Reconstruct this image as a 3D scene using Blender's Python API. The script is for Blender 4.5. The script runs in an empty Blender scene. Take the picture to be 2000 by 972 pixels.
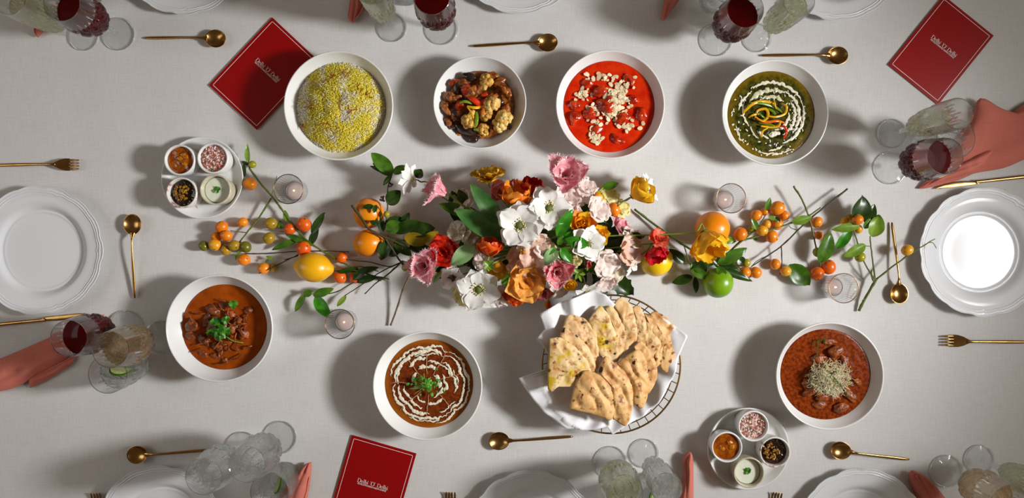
import bpy, bmesh, math, random
import numpy as np
from mathutils import Vector, Matrix, Quaternion, noise

# ------------------------------------------------------------------ camera, world, lights, exposure
SC = bpy.context.scene
COL = SC.collection
CAMH = 1.5                 # camera height above the table top (metres); table top is z = 0
FOC = 1350.0               # focal length in pixels of the 2000 x 972 frame
cam_d = bpy.data.cameras.new('camera'); cam_d.sensor_width = 36.0
cam_d.lens = 36.0 * FOC / 2000.0; cam_d.clip_start = 0.05
cam = bpy.data.objects.new('camera', cam_d); COL.objects.link(cam)
cam.location = (0, 0, CAMH); SC.camera = cam

world = bpy.data.worlds.new('studio'); SC.world = world; world.use_nodes = True
world.node_tree.nodes['Background'].inputs[0].default_value = (1.0, 0.69, 0.42, 1)
world.node_tree.nodes['Background'].inputs[1].default_value = 0.10

def area_light(name, loc, target, size, power, spread=180, shape='DISK', size_y=None, col=(1, 1, 1)):
    d = bpy.data.lights.new(name, 'AREA'); d.shape = shape; d.size = size
    if size_y: d.size_y = size_y
    d.energy = power; d.spread = math.radians(spread); d.color = col
    o = bpy.data.objects.new(name, d); COL.objects.link(o); o.location = loc
    o.rotation_euler = (Vector(target) - Vector(loc)).to_track_quat('-Z', 'Y').to_euler()
    return o
area_light('key_softbox', (1.93, -0.02, 1.38), (-0.72, 0.0, 0.0), 0.35, 10.4, 65, col=(1.0, 0.997, 0.99))
area_light('added_spill', (2.05, 0.0, 1.5), (0.2, 0.0, 0.0), 1.3, 8.0, 170, col=(1.0, 1.0, 0.99))  # extra wide lamp added at the key to brighten right plate and table edge
area_light('fill_softbox', (-2.75, 0.1, 1.65), (-0.2, 0.0, 0.0), 1.1, 9.8, 150, shape='RECTANGLE', size_y=1.8, col=(0.97, 0.98, 1.0))
SC.view_settings.view_transform = 'Standard'; SC.view_settings.look = 'None'
SC.view_settings.gamma = 1.0; SC.view_settings.use_curve_mapping = False
SC.view_settings.exposure = 0.0
SC.cycles.use_denoising = True

# ------------------------------------------------------------------ helpers
def P(px, py, z=0.0):
    k = (CAMH - z) / FOC
    return Vector(((px - 1000) * k, -(py - 486) * k, z))
def S(px, z=0.0): return px * (CAMH - z) / FOC
def lin(c):
    c /= 255.0
    return c / 12.92 if c <= 0.04045 else ((c + 0.055) / 1.055) ** 2.4
def rgb(r, g, b): return (lin(r), lin(g), lin(b), 1.0)
def nz(x, y, z=0.0): return noise.noise(Vector((x, y, z)))

class MB:
    def __init__(s): s.v = []; s.f = []
    def add(s, vs, fs):
        o = len(s.v); s.v.extend([tuple(v) for v in vs]); s.f.extend([tuple(i + o for i in f) for f in fs]); return s
    def merge(s, other): return s.add(other.v, other.f)
    def shift(s, d): s.v = [(v[0] + d[0], v[1] + d[1], v[2] + d[2]) for v in s.v]; return s
    def xf(s, m): s.v = [tuple(m @ Vector(v)) for v in s.v]; return s
    def box(s, x0, x1, y0, y1, z0, z1):
        return s.add([(x0,y0,z0),(x1,y0,z0),(x1,y1,z0),(x0,y1,z0),(x0,y0,z1),(x1,y0,z1),(x1,y1,z1),(x0,y1,z1)],
                     [(3,2,1,0),(4,5,6,7),(0,1,5,4),(1,2,6,5),(2,3,7,6),(3,0,4,7)])
    def lathe(s, prof, seg=48, fn=None):
        rows = []; vs = []; fs = []
        for i, (r, z) in enumerate(prof):
            if r < 1e-7: rows.append([len(vs)]); vs.append((0, 0, z))
            else:
                row = []
                for k in range(seg):
                    t = 2 * math.pi * k / seg
                    rr, zz = (r, z) if fn is None else fn(t, r, z, i)
                    row.append(len(vs)); vs.append((rr * math.cos(t), rr * math.sin(t), zz))
                rows.append(row)
        for a, b in zip(rows, rows[1:]):
            if len(a) == 1 and len(b) == 1: continue
            for k in range(seg):
                k2 = (k + 1) % seg
                if len(a) == 1: fs.append((a[0], b[k2], b[k]))
                elif len(b) == 1: fs.append((a[k], a[k2], b[0]))
                else: fs.append((a[k], a[k2], b[k2], b[k]))
        return s.add(vs, fs)
    def tube(s, path, rad, seg=6, flat=1.0, up=None, closed=False):
        path = [Vector(p) for p in path]; n = len(path)
        if not hasattr(rad, '__len__'): rad = [rad] * n
        vs = []; fs = []; N = None
        for i, p in enumerate(path):
            if closed: t = path[(i + 1) % n] - path[i - 1]
            else: t = path[min(i + 1, n - 1)] - path[max(i - 1, 0)]
            if t.length < 1e-9: t = Vector((1, 0, 0))
            t.normalize()
            if up is not None: N = Vector(up)
            elif N is None: N = Vector((0, 0, 1)) if abs(t.z) < .9 else Vector((1, 0, 0))
            B = t.cross(N)
            if B.length < 1e-6: B = t.orthogonal()
            B.normalize(); N = B.cross(t).normalized()
            for k in range(seg):
                a = 2 * math.pi * k / seg
                vs.append(p + B * (math.cos(a) * rad[i]) + N * (math.sin(a) * rad[i] * flat))
        m = n if closed else n - 1
        for i in range(m):
            for k in range(seg):
                a = i * seg + k; b = i * seg + (k + 1) % seg; j = ((i + 1) % n) * seg
                fs.append((a, b, j + (k + 1) % seg, j + k))
        if not closed:
            fs.append(tuple(range(seg - 1, -1, -1))); fs.append(tuple((n - 1) * seg + k for k in range(seg)))
        return s.add(vs, fs)
    def grid(s, nu, nv, fn, flip=False):
        vs = [fn(i / (nu - 1), j / (nv - 1)) for i in range(nu) for j in range(nv)]
        fs = []
        for i in range(nu - 1):
            for j in range(nv - 1):
                q = (i * nv + j, (i + 1) * nv + j, (i + 1) * nv + j + 1, i * nv + j + 1)
                fs.append(q[::-1] if flip else q)
        return s.add(vs, fs)
    def ico(s, c, r, sub=2, amp=0.0, freq=3.0, seed=0.0, rot=None):
        V, F = ICO[sub]
        if not hasattr(r, '__len__'): r = (r, r, r)
        c = Vector(c); out = []
        for v in V:
            k = 1.0
            if amp: k += amp * nz(v[0] * freq + seed, v[1] * freq - seed, v[2] * freq + seed * .7)
            q = Vector((v[0] * r[0] * k, v[1] * r[1] * k, v[2] * r[2] * k))
            if rot is not None: q = rot @ q
            out.append(c + q)
        return s.add(out, F)
ICO = {}
for _sub in (1, 2, 3, 4):
    _b = bmesh.new(); bmesh.ops.create_icosphere(_b, subdivisions=_sub, radius=1.0)
    ICO[_sub] = ([tuple(v.co) for v in _b.verts], [tuple(v.index for v in f.verts) for f in _b.faces]); _b.free()

def mesh_of(name, mb, m, smooth=True):
    me = bpy.data.meshes.new(name); me.from_pydata(mb.v, [], mb.f)
    if m is not None: me.materials.append(m)
    if smooth: me.polygons.foreach_set('use_smooth', [True] * len(me.polygons))
    me.update(); return me
def obj(name, mb, m, parent=None, smooth=True):
    me = mb if isinstance(mb, bpy.types.Mesh) else mesh_of(name, mb, m, smooth)
    o = bpy.data.objects.new(name, me); COL.objects.link(o)
    if parent is not None: o.parent = parent
    return o
def tag(o, label=None, cat=None, group=None, kind=None):
    if label: o['label'] = label
    if cat: o['category'] = cat
    if group: o['group'] = group
    if kind: o['kind'] = kind
    return o
def thing(name, label, cat, loc=(0, 0, 0), rot=None, group=None):
    o = bpy.data.objects.new(name, None); COL.objects.link(o); o.empty_display_size = 0.01
    o.location = loc
    if rot is not None:
        o.rotation_mode = 'QUATERNION'; o.rotation_quaternion = rot
    return tag(o, label, cat, group)
def rz(a): return Quaternion((0, 0, 1), a)
def dup(root, loc, rot, label, group=None):
    r = root.copy(); COL.objects.link(r); r.location = loc; r.rotation_mode = 'QUATERNION'; r.rotation_quaternion = rot
    r['label'] = label
    if group: r['group'] = group
    for ch in list(root.children):
        c = ch.copy(); COL.objects.link(c); c.parent = r
        for g in list(ch.children):
            d = g.copy(); COL.objects.link(d); d.parent = c
    return r
def sm(pts, n=6):
    """Catmull-Rom through points."""
    pts = [Vector(p) for p in pts]; out = []
    for i in range(len(pts) - 1):
        a = pts[max(i - 1, 0)]; b = pts[i]; c = pts[i + 1]; d = pts[min(i + 2, len(pts) - 1)]
        for k in range(n):
            t = k / n
            out.append(0.5 * ((2 * b) + (c - a) * t + (2 * a - 5 * b + 4 * c - d) * t * t + (3 * b - a - 3 * c + d) * t ** 3))
    out.append(pts[-1]); return out
def interp(x, xs, ys): return float(np.interp(x, xs, ys))
def aim(d):
    d = Vector(d).normalized(); return Vector((0, 0, 1)).rotation_difference(d)

# ------------------------------------------------------------------ materials
MATS = {}
def pm(name, col, rough=0.5, col2=None, scale=40.0, detail=3.0, lo=0.4, hi=0.6, bump=0.0, bscale=None, metal=0.0,
       trans=0.0, ior=1.45, sss=0.0, sssr=(1, .5, .3), sssc=0.004, coat=0.0, spec=0.5, sheen=0.0, alpha=None):
    if name in MATS: return MATS[name]
    m = bpy.data.materials.new(name); m.use_nodes = True; nt = m.node_tree; N = nt.nodes; L = nt.links
    b = N['Principled BSDF']
    b.inputs['Base Color'].default_value = col; b.inputs['Roughness'].default_value = rough
    b.inputs['Metallic'].default_value = metal; b.inputs['IOR'].default_value = ior
    b.inputs['Transmission Weight'].default_value = trans
    b.inputs['Specular IOR Level'].default_value = spec
    b.inputs['Coat Weight'].default_value = coat; b.inputs['Coat Roughness'].default_value = 0.10
    b.inputs['Sheen Weight'].default_value = sheen
    if sss:
        b.inputs['Subsurface Weight'].default_value = sss; b.inputs['Subsurface Radius'].default_value = sssr
        b.inputs['Subsurface Scale'].default_value = sssc
    tc = N.new('ShaderNodeTexCoord')
    if col2 is not None:
        n = N.new('ShaderNodeTexNoise'); n.inputs['Scale'].default_value = scale; n.inputs['Detail'].default_value = detail
        L.new(tc.outputs['Object'], n.inputs['Vector'])
        r = N.new('ShaderNodeValToRGB'); r.color_ramp.elements[0].position = lo; r.color_ramp.elements[1].position = hi
        r.color_ramp.elements[0].color = col; r.color_ramp.elements[1].color = col2
        L.new(n.outputs['Fac'], r.inputs['Fac']); L.new(r.outputs['Color'], b.inputs['Base Color'])
    if bump:
        n2 = N.new('ShaderNodeTexNoise'); n2.inputs['Scale'].default_value = bscale or scale; n2.inputs['Detail'].default_value = 4
        L.new(tc.outputs['Object'], n2.inputs['Vector'])
        bp = N.new('ShaderNodeBump'); bp.inputs['Strength'].default_value = bump; bp.inputs['Distance'].default_value = 0.002
        L.new(n2.outputs['Fac'], bp.inputs['Height']); L.new(bp.outputs['Normal'], b.inputs['Normal'])
    MATS[name] = m; return m

def linen_material(name, c1, c2, weave=900.0, bumpd=0.0006):
    m = bpy.data.materials.new(name); m.use_nodes = True; nt = m.node_tree; N = nt.nodes; L = nt.links
    b = N['Principled BSDF']; b.inputs['Roughness'].default_value = 0.85; b.inputs['Specular IOR Level'].default_value = 0.2
    b.inputs['Sheen Weight'].default_value = 0.1
    tc = N.new('ShaderNodeTexCoord'); outs = []
    for sx, sy in ((28, weave), (weave, 28)):
        mp = N.new('ShaderNodeMapping'); mp.inputs['Scale'].default_value = (sx, sy, 30)
        L.new(tc.outputs['Object'], mp.inputs['Vector'])
        n = N.new('ShaderNodeTexNoise'); n.inputs['Scale'].default_value = 1.0; n.inputs['Detail'].default_value = 2
        L.new(mp.outputs['Vector'], n.inputs['Vector']); outs.append(n.outputs['Fac'])
    ad = N.new('ShaderNodeMath'); ad.operation = 'ADD'; L.new(outs[0], ad.inputs[0]); L.new(outs[1], ad.inputs[1])
    hf = N.new('ShaderNodeMath'); hf.operation = 'MULTIPLY'; hf.inputs[1].default_value = 0.5; L.new(ad.outputs[0], hf.inputs[0])
    r = N.new('ShaderNodeValToRGB'); r.color_ramp.elements[0].position = 0.36; r.color_ramp.elements[1].position = 0.62
    r.color_ramp.elements[0].color = c1; r.color_ramp.elements[1].color = c2
    L.new(hf.outputs[0], r.inputs['Fac']); L.new(r.outputs['Color'], b.inputs['Base Color'])
    bp = N.new('ShaderNodeBump'); bp.inputs['Strength'].default_value = 0.35; bp.inputs['Distance'].default_value = bumpd
    L.new(hf.outputs[0], bp.inputs['Height']); L.new(bp.outputs['Normal'], b.inputs['Normal'])
    MATS[name] = m; return m

def glass_material(name, col=(1, 1, 1, 1), ior=1.5, clear=0.3, rough=0.0):
    """Clear crystal: refracting glass with a share of straight see-through (thin walls)."""
    m = bpy.data.materials.new(name); m.use_nodes = True; nt = m.node_tree; N = nt.nodes; L = nt.links
    for n in list(N): N.remove(n)
    out = N.new('ShaderNodeOutputMaterial'); g = N.new('ShaderNodeBsdfGlass'); g.inputs['Color'].default_value = col
    g.inputs['IOR'].default_value = ior; g.inputs['Roughness'].default_value = rough
    t = N.new('ShaderNodeBsdfTransparent'); t.inputs['Color'].default_value = col
    mx = N.new('ShaderNodeMixShader'); mx.inputs[0].default_value = clear
    L.new(g.outputs[0], mx.inputs[1]); L.new(t.outputs[0], mx.inputs[2]); L.new(mx.outputs[0], out.inputs['Surface'])
    MATS[name] = m; return m

LINEN = linen_material('linen', rgb(203, 201, 199), rgb(218, 216, 214), 1100)
PINK = linen_material('pink_napkin_linen', rgb(192, 104, 88), rgb(204, 118, 102), 2200, 0.0002)
WHITECLOTH = linen_material('white_napkin_cotton', rgb(226, 226, 230), rgb(240, 240, 243), 1600, 0.0002)
CHINA = pm('white_china', rgb(228, 229, 230), 0.12, coat=0.3)
STONE = pm('white_stoneware', rgb(226, 226, 224), 0.22)
PLATEW = pm('plate_porcelain', rgb(222, 224, 227), 0.10, coat=0, spec=.2)
GOLD = pm('brushed_gold', rgb(188, 148, 92), 0.26, col2=rgb(166, 126, 70), scale=60, metal=1.0, lo=.3, hi=.7)
WIRE = pm('gold_wire', rgb(150, 118, 70), 0.35, metal=1.0)
CRYSTAL = glass_material('crystal', (0.99, 0.995, 0.995, 1), 1.5, 0.22)
THIN = glass_material('foot_crystal', (0.985, 0.99, 0.99, 1), 1.5, 0.68)
VGLASS = glass_material('votive_glass', (0.98, 0.985, 0.985, 1), 1.45, 0.45)
REDWINE = pm('red_wine', rgb(96, 1, 8), 0.02, trans=0.45, ior=1.34, spec=.2)
WHITEWINE = glass_material('white_wine', (0.93, 0.94, 0.80, 1), 1.34, 0.4)
WATER = glass_material('water', (0.97, 0.985, 0.975, 1), 1.33, 0.45)
ROSE = glass_material('amber_wine', (0.95, 0.84, 0.68, 1), 1.34, 0.4)
# ------------------------------------------------------------------ setting
fl = MB(); fl.box(-4, 4, -3, 3, -0.80, -0.76)
tag(obj('floor', fl, pm('dark_floor', rgb(70, 66, 63), 0.6, col2=rgb(84, 79, 75), scale=8), smooth=False), kind='structure')
TX, TY = 1.45, 0.83
def cloth_z(x, y):
    return 0.0011 * nz(x * 5.0, y * 4.0, 3.1) + 0.0009 * nz(x * 13 + 7, y * 3, 1.7) - 0.0016
tc_mb = MB()
nu, nv = 180, 110
def cl(u, v):
    x = -TX - .35 + u * 2 * (TX + .35); y = -TY - .35 + v * 2 * (TY + .35)
    ox = max(0, abs(x) - TX); oy = max(0, abs(y) - TY)
    drop = max(ox, oy)
    if drop > 0:
        e = min(drop, .012)
        wv = 0.012 * math.sin((y if ox > oy else x) * 26) * min(1, drop * 6)
        return (math.copysign(min(abs(x), TX + .012 + abs(wv) + drop * .04), x) if ox > 0 else x,
                math.copysign(min(abs(y), TY + .012 + abs(wv) + drop * .04), y) if oy > 0 else y, -drop * 1.0 - 0.0016)
    return (x, y, cloth_z(x, y))
tc_mb.grid(nu, nv, cl)
tag(obj('tablecloth', tc_mb, LINEN), 'pale grey woven linen tablecloth under the whole spread', 'tablecloth')
tb = MB(); tb.box(-TX + .01, TX - .01, -TY + .01, TY - .01, -0.05, -0.006)
table = thing('dining_table', 'long dining table hidden under the pale linen cloth', 'table', (0, 0, -0.76))
tb.shift((0, 0, 0.76)); obj('tabletop', tb, pm('table_wood', rgb(96, 68, 46), .5), table, smooth=False)
for sx in (-1, 1):
    for sy in (-1, 1):
        lg = MB(); lg.box(sx * 1.3 - .035, sx * 1.3 + .035, sy * .7 - .035, sy * .7 + .035, 0, .71); obj('leg', lg, MATS['table_wood'], table, smooth=False)

# ------------------------------------------------------------------ dinner plates
def plate_mb():
    R = 0.1385; mb = MB(); seg = 260
    prof = []
    def sect(t):
        a = (t / (2 * math.pi / 5)) % 1.0
        return a - 1 if a > .5 else a
    def edge(t):
        u = sect(t); au = abs(u)
        return 1 + .006 * math.exp(-(u / .10) ** 2) - .020 * math.exp(-((au - .17) / .065) ** 2) + .004 * math.exp(-((au - .36) / .1) ** 2) - .010 * math.exp(-((au - .5) / .05) ** 2)
    def cusp(t):
        au = abs(sect(t)); return .0045 * math.exp(-au / .035)
    # radial stations as fraction; inner flat, well, rim slope, mouldings
    st = [(0, .0062), (.03, .0060), (.055, .0058), (.076, .0056), (.0805, .0058), (.0825, .0066), (.0842, .0068), (.086, .0062),
          (.0885, .0072), (.092, .0105), (.096, .0138), (.100, .0156), (.105, .0166), (.110, .0173), (.115, .0180)]
    rim = []
    for k in range(25):
        w = k / 24.0
        rim.append((.1165 + w * .0215, w))
    allst = [(r, z, None) for r, z in st] + [(r, None, w) for r, w in rim]
    zs = []
    def fn(t, r, z, i):
        if i < len(st): return r, z
        if i < len(st) + 25:
            w = rim[i - len(st)][1]
            rr = .1165 + w * .0215
            rr = rr * (1 + (edge(t) - 1) * w)
            base = .0182 + .0042 * w
            d = (rr * 1.0)
            c = cusp(t)
            b1 = math.exp(-(((w - .46) * .0215 + c) / .0011) ** 2); b2 = math.exp(-(((w - .66) * .0215 + c * .7) / .0011) ** 2)
            lip = math.exp(-(((w - .96) * .0215) / .0015) ** 2)
            return rr, base + .0011 * b1 + .0011 * b2 + .0009 * lip - .0006 * math.exp(-(((w - .56) * .0215 + c) / .0010) ** 2)
        # underside
        return (r * edge(t) if r > .12 else r), z
    prof = [(r, z if z is not None else .02) for r, z, w in allst] + [(.1375, .0205), (.115, .0140), (.093, .0065), (.088, .002), (.086, .0), (.082, .0), (.080, .0025), (0, .003)]
    mb.lathe(prof[::-1], seg, lambda t, r, z, i: fn(t, r, z, len(prof) - 1 - i))
    return mb
PLATE = mesh_of('dinner_plate', plate_mb(), PLATEW)
def plate(px, py, rot, label):
    o = bpy.data.objects.new('dinner_plate', PLATE); COL.objects.link(o)
    p = P(px, py, .022); o.location = (p.x, p.y, 0); o.rotation_euler = (0, 0, math.radians(rot))
    tag(o, label, 'plate', 'scallop-edged dinner plates')
plate(75, 489, 0, 'white scalloped dinner plate below the fork at the left edge')
plate(1922, 492, 54, 'white scalloped dinner plate at the right edge touched by a twig tip')
plate(358, -97, 200, 'white scalloped plate rim at the top edge nearest the dark red glass corner')
plate(1014, -99, 160, 'white scalloped plate rim at the top edge between the two spoons')
plate(1637, -86, 190, 'white scalloped plate at the top edge beside the flute and red wine')
plate(313, 1035, 20, 'white scalloped plate at the bottom edge left of the limed water glasses')
plate(1038, 1044, 55, 'white scalloped plate at the bottom edge below the bread basket spoon')
plate(1683, 1040, 30, 'white scalloped plate at the bottom edge beside the rust napkin')

# ------------------------------------------------------------------ bowls
BIN = [(0, .010), (.040, .011), (.062, .016), (.078, .026), (.089, .037), (.0985, .048), (.106, .058), (.1105, .066)]
def bowl_mesh(k):
    prof = [(0, .004), (.043, .003), (.044, 0), (.048, 0), (.050, .003), (.066, .008), (.085, .0215), (.0965, .034), (.1045, .046), (.111, .058), (.1143, .0655), (.1142, .0672), (.1128, .0680), (.1112, .0672)] + BIN[::-1]
    pts = sm([(r, z, 0) for r, z in BIN[::-1]], 3)
    prof = prof[:14] + [(max(p.x, 0), p.y) for p in pts]
    prof[-1] = (0, .010)
    return mesh_of('serving_bowl', MB().lathe([(r * k, z * (k if r > .06 else 1)) for r, z in prof], 96), STONE)
BOWL = bowl_mesh(1.0); BOWLS = bowl_mesh(0.855)
def bowl(px, py, rpx, label, small=False):
    k = .855 if small else 1.0
    kk = S(rpx, .067 * k) / (.1143 * k)
    o = bpy.data.objects.new('serving_bowl', BOWLS if small else BOWL); COL.objects.link(o)
    p = P(px, py, .067 * k); o.location = (p.x, p.y, 0); o.scale = (kk, kk, 1)
    tag(o, label, 'bowl', 'white serving bowls')
    return Vector((p.x, p.y, 0)), k * kk
def level_for(r, k):   # height at which the bowl inside has radius r
    return interp(r / k, [b[0] for b in BIN], [b[1] for b in BIN])
B1, K1 = bowl(661, 206, 107, 'white bowl of yellow and white rice resting on a red card')
B2, K2 = bowl(937, 200, 91, 'small white bowl holding cauliflower and eggplant', True)
B3, K3 = bowl(1192, 204, 106.5, 'white bowl of bright red curry with almond flakes')
B4, K4 = bowl(1514, 220, 104, 'white bowl holding green spinach curry')
B5, K5 = bowl(428, 641, 105, 'white bowl of brown curry with parsley, beside the left glasses')
B6, K6 = bowl(835, 753, 107, 'white bowl of brown lentils with a cream spiderweb')
B7, K7 = bowl(1621, 734, 105.5, 'white bowl of meat curry topped with pale sprouts')

# ------------------------------------------------------------------ cutlery
def ellipse_bowl(L, W, depth, z0):
    """Spoon bowl pointing along -x from its neck at x = 0: closed shell."""
    mb = MB(); n = 14; m = 28
    def top(s, t):
        c = math.cos(t); sx = -L / 2 + L / 2 * c * s * (1 - .06 * c); egg = 1 - .10 * c
        return (sx, W / 2 * s * math.sin(t) * egg, z0 - depth * (1 - s ** 2.2))
    for dz, flip in ((0, False), (-.0013, True)):
        vs = [(-L / 2, 0, z0 - depth + dz)]; fs = []
        for i in range(1, n + 1):
            for k in range(m):
                v = top(i / n, 2 * math.pi * k / m); vs.append((v[0], v[1], v[2] + dz * (1 if i < n else .75)))
        for k in range(m):
            f = (0, 1 + k, 1 + (k + 1) % m); fs.append(f[::-1] if flip else f)
        for i in range(n - 1):
            for k in range(m):
                a = 1 + i * m + k; b = 1 + i * m + (k + 1) % m
                f = (a, a + m, b + m, b); fs.append(f[::-1] if flip else f)
        mb.add(vs, fs)
    o = 1 + (n - 1) * m; off = 1 + n * m; fs = []
    for k in range(m):
        a = o + k; b = o + (k + 1) % m
        mb.f.append((a, a + off, b + off, b))
    return mb
def spoon_parts():
    b = ellipse_bowl(.0445, .0385, .0095, .0115)
    h = MB()
    path = sm([(-.006, 0, .0098), (.004, 0, .0125), (.016, 0, .0145), (.05, 0, .0125), (.10, 0, .007), (.143, 0, .0035)], 6)
    rad = [interp(p.x, [-.006, 0, .007, .018, .05, .10, .135, .143], [.006, .0050, .0027, .0021, .0026, .0034, .0030, .0016]) for p in path]
    h.tube(path, rad, 10, .62)
    return mesh_of('bowl', b, GOLD), mesh_of('handle', h, GOLD)
SPB, SPH = spoon_parts()
def spoon(bx, by, tx, ty, label):
    b = P(bx, by, .008); t = P(tx, ty, .004); d = t - b; a = math.atan2(d.y, d.x)
    L = d.length
    root = thing('dessert_spoon', label, 'spoon', (b.x + math.cos(a) * .0215, b.y + math.sin(a) * .0215, 0), rz(a), 'gold dessert spoons')
    obj('bowl', SPB, None, root); hh = obj('handle', SPH, None, root)
    hh.scale = ((L - .0215) / .143, 1, 1)
spoon(420, 76, 284, 74, 'gold spoon lying left of the rice and its red card')
spoon(1067, 84, 922, 90, 'gold spoon above the cauliflower bowl')
spoon(1633, 109, 1487, 108, 'gold spoon above the green curry bowl')
spoon(260, 440, 263, 582, 'gold spoon lying upright between the left plate and the brown curry bowl')
spoon(1755, 571, 1742, 434, 'gold spoon beside the right plate, crossed by a twig')
spoon(271, 887, 415, 878, 'gold spoon at lower left above a plate rim')
spoon(977, 860, 1119, 852, 'gold spoon just below the bread basket')
spoon(1643, 879, 1776, 897, 'gold spoon below the sprout-topped curry bowl')

def fork_parts():
    h = MB(); W = .0265; L = .030
    # head, built along +x = towards the handle; tine tips at x = 0
    hd = MB()
    def head(u, v):
        x = .022 + u * .030; w = interp(u, [0, .25, .6, 1], [W / 2, W / 2, W * .38, .0032])
        return (x, w * (2 * v - 1), .004 + .009 * u + .0012 * (2 * v - 1) ** 2 * (1 - u))
    hd.grid(14, 9, head); hd.grid(14, 9, lambda u, v: (lambda p: (p[0], p[1], p[2] - .0016))(head(u, v)), True)
    tines = []
    for k in range(4):
        y = (-1.5 + k) * W / 4.1; t = MB()
        t.tube(sm([(.0235, y, .0034), (.014, y, .0030), (.006, y * .97, .0045), (0, y * .95, .0075)], 4), [.0024] * 5 + [.0021] * 4 + [.0017] * 3 + [.0007], 8, .6)
        tines.append(mesh_of('tine', t, GOLD))
    path = sm([(.048, 0, .0122), (.058, 0, .0145), (.075, 0, .0140), (.12, 0, .010), (.19, 0, .0035)], 6)
    h.tube(path, [interp(p.x, [.048, .058, .07, .13, .18, .19], [.0036, .0026, .0024, .0036, .0033, .0018]) for p in path], 10, .62)
    return mesh_of('fork_head', hd, GOLD), tines, mesh_of('handle', h, GOLD)
FKH, FKT, FKS = fork_parts()
def fork(tx, ty, ang, label):
    t = P(tx, ty, .006)
    root = thing('dinner_fork', label, 'fork', (t.x, t.y, 0), rz(math.radians(ang)), 'gold dinner forks')
    obj('fork_head', FKH, None, root); obj('handle', FKS, None, root)
    for t_ in FKT: obj('tine', t_, None, root)
fork(155, 321, 180.5, 'gold fork above the left plate')
fork(1843, 665, -1, 'gold fork below the right plate')
fork(186, 962, -88, 'dark gold fork tips at the bottom edge far left')
fork(880, 960, -92, 'gold fork tips at the bottom edge right of the red card')
fork(1519, 961, -98, 'gold fork tips at the bottom edge below the sauce tray')
def knife(pts, label):
    tip = P(*pts[0], .004); end = P(*pts[1], .005); d = end - tip; a = math.atan2(d.y, d.x)
    root = thing('table_knife', label, 'knife', (tip.x, tip.y, 0.0), rz(a), 'gold table knives')
    bl = MB()
    prof = [(0, .0006), (.006, .0042), (.018, .0075), (.04, .0092), (.065, .0090), (.085, .0070), (.094, .0042)]
    for sgn in (1, -1):
        bl.grid(20, 5, lambda u, v: (u * .094, -.004 + interp(u * .094, [p[0] for p in prof], [p[1] * 1.2 for p in prof]) * v - .002, .0045 + sgn * .0009 * (1 - abs(2 * v - 1) ** 3) + .001), sgn < 0)
    obj('blade', bl, GOLD, root)
    h = MB(); path = sm([(.088, .0, .005), (.10, 0, .0055), (.14, 0, .0055), (.22, 0, .0055)], 5)
    h.tube(path, [interp(p.x, [.088, .096, .12, .2, .22], [.0048, .0034, .0036, .0042, .002]) for p in path], 10, .8); obj('handle', h, GOLD, root)
knife(((1826, 364), (2000, 345)), 'gold knife tucked under the pink napkin above the right plate')
knife(((168, 616), (0, 633)), 'gold knife under the left plate, tip behind red wine')

# ------------------------------------------------------------------ cards
CARDRED = pm('glossy_red_card', rgb(150, 2, 8), 0.28, coat=0.15)
INK = pm('white_print', rgb(240, 236, 232), 0.5)
def glyphs():
    """Small serif stroke alphabet: returns ribbons (points, widths) per letter and advance. Cap height 1."""
    def arc(cx, cy, rx, ry, a0, a1, wthin, wthick, n=22):
        pts = []; ws = []
        for i in range(n + 1):
            a = math.radians(a0 + (a1 - a0) * i / n); pts.append((cx + rx * math.cos(a), cy + ry * math.sin(a)))
            ws.append(wthin + (wthick - wthin) * abs(math.cos(a)) ** 1.5)
        return pts, ws
    T, H = .045, .115
    bar = lambda x0, y0, x1, y1, w: ([(x0, y0), (x1, y1)], [w, w])
    G = {}
    G['D'] = ([bar(.16, 0, .16, 1, H), bar(0, .02, .36, .02, T), bar(0, .98, .36, .98, T), arc(.34, .5, .50, .48, -90, 90, T, H + .02)], .95)
    G['e'] = ([arc(.29, .31, .24, .30, 8, 318, T, H), bar(.08, .36, .53, .36, T)], .60)
    G['l'] = ([bar(.15, 0, .15, 1.04, .115), bar(.01, .02, .29, .02, T), bar(.02, 1.0, .15, 1.03, T)], .31)
    G['h'] = ([bar(.15, 0, .15, 1.04, .115), bar(.01, .02, .29, .02, T), bar(.02, 1.0, .15, 1.03, T), ([(.15, .42), (.24, .56), (.35, .61), (.45, .56), (.49, .42), (.49, 0)], [.03, .05, .07, .10, .115, .115]), bar(.37, .02, .62, .02, T)], .66)
    G['i'] = ([bar(.15, 0, .15, .62, .115), bar(.01, .02, .29, .02, T), bar(.02, .59, .15, .61, T), arc(.15, .86, .05, .05, 0, 360, .07, .07, 10)], .31)
    G["'"] = ([([(.12, 1.05), (.07, .78)], [.09, .03])], .24)
    G['O'] = ([arc(.46, .5, .40, .49, 0, 360, T, H + .03, 40)], .92)
    G[' '] = ([], .44)
    return G
GL = glyphs()
def lettering(text, cap):
    mb = MB(); x = 0; W = sum(GL[c][1] for c in text)
    for c in text:
        rib, adv = GL[c]
        for pts, ws in rib:
            vs = []; n = len(pts)
            for i, p in enumerate(pts):
                a = pts[max(i - 1, 0)]; b = pts[min(i + 1, n - 1)]; d = Vector((b[0] - a[0], b[1] - a[1])).normalized()
                nn = Vector((-d.y, d.x)) * ws[i] / 2
                for s_ in (1, -1): vs.append(((p[0] + nn.x * s_ + x - W / 2) * cap, (p[1] + nn.y * s_) * cap, 0))
            mb.add(vs, [(2 * i, 2 * i + 1, 2 * i + 3, 2 * i + 2) for i in range(n - 1)])
        x += adv
    return mb
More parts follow.
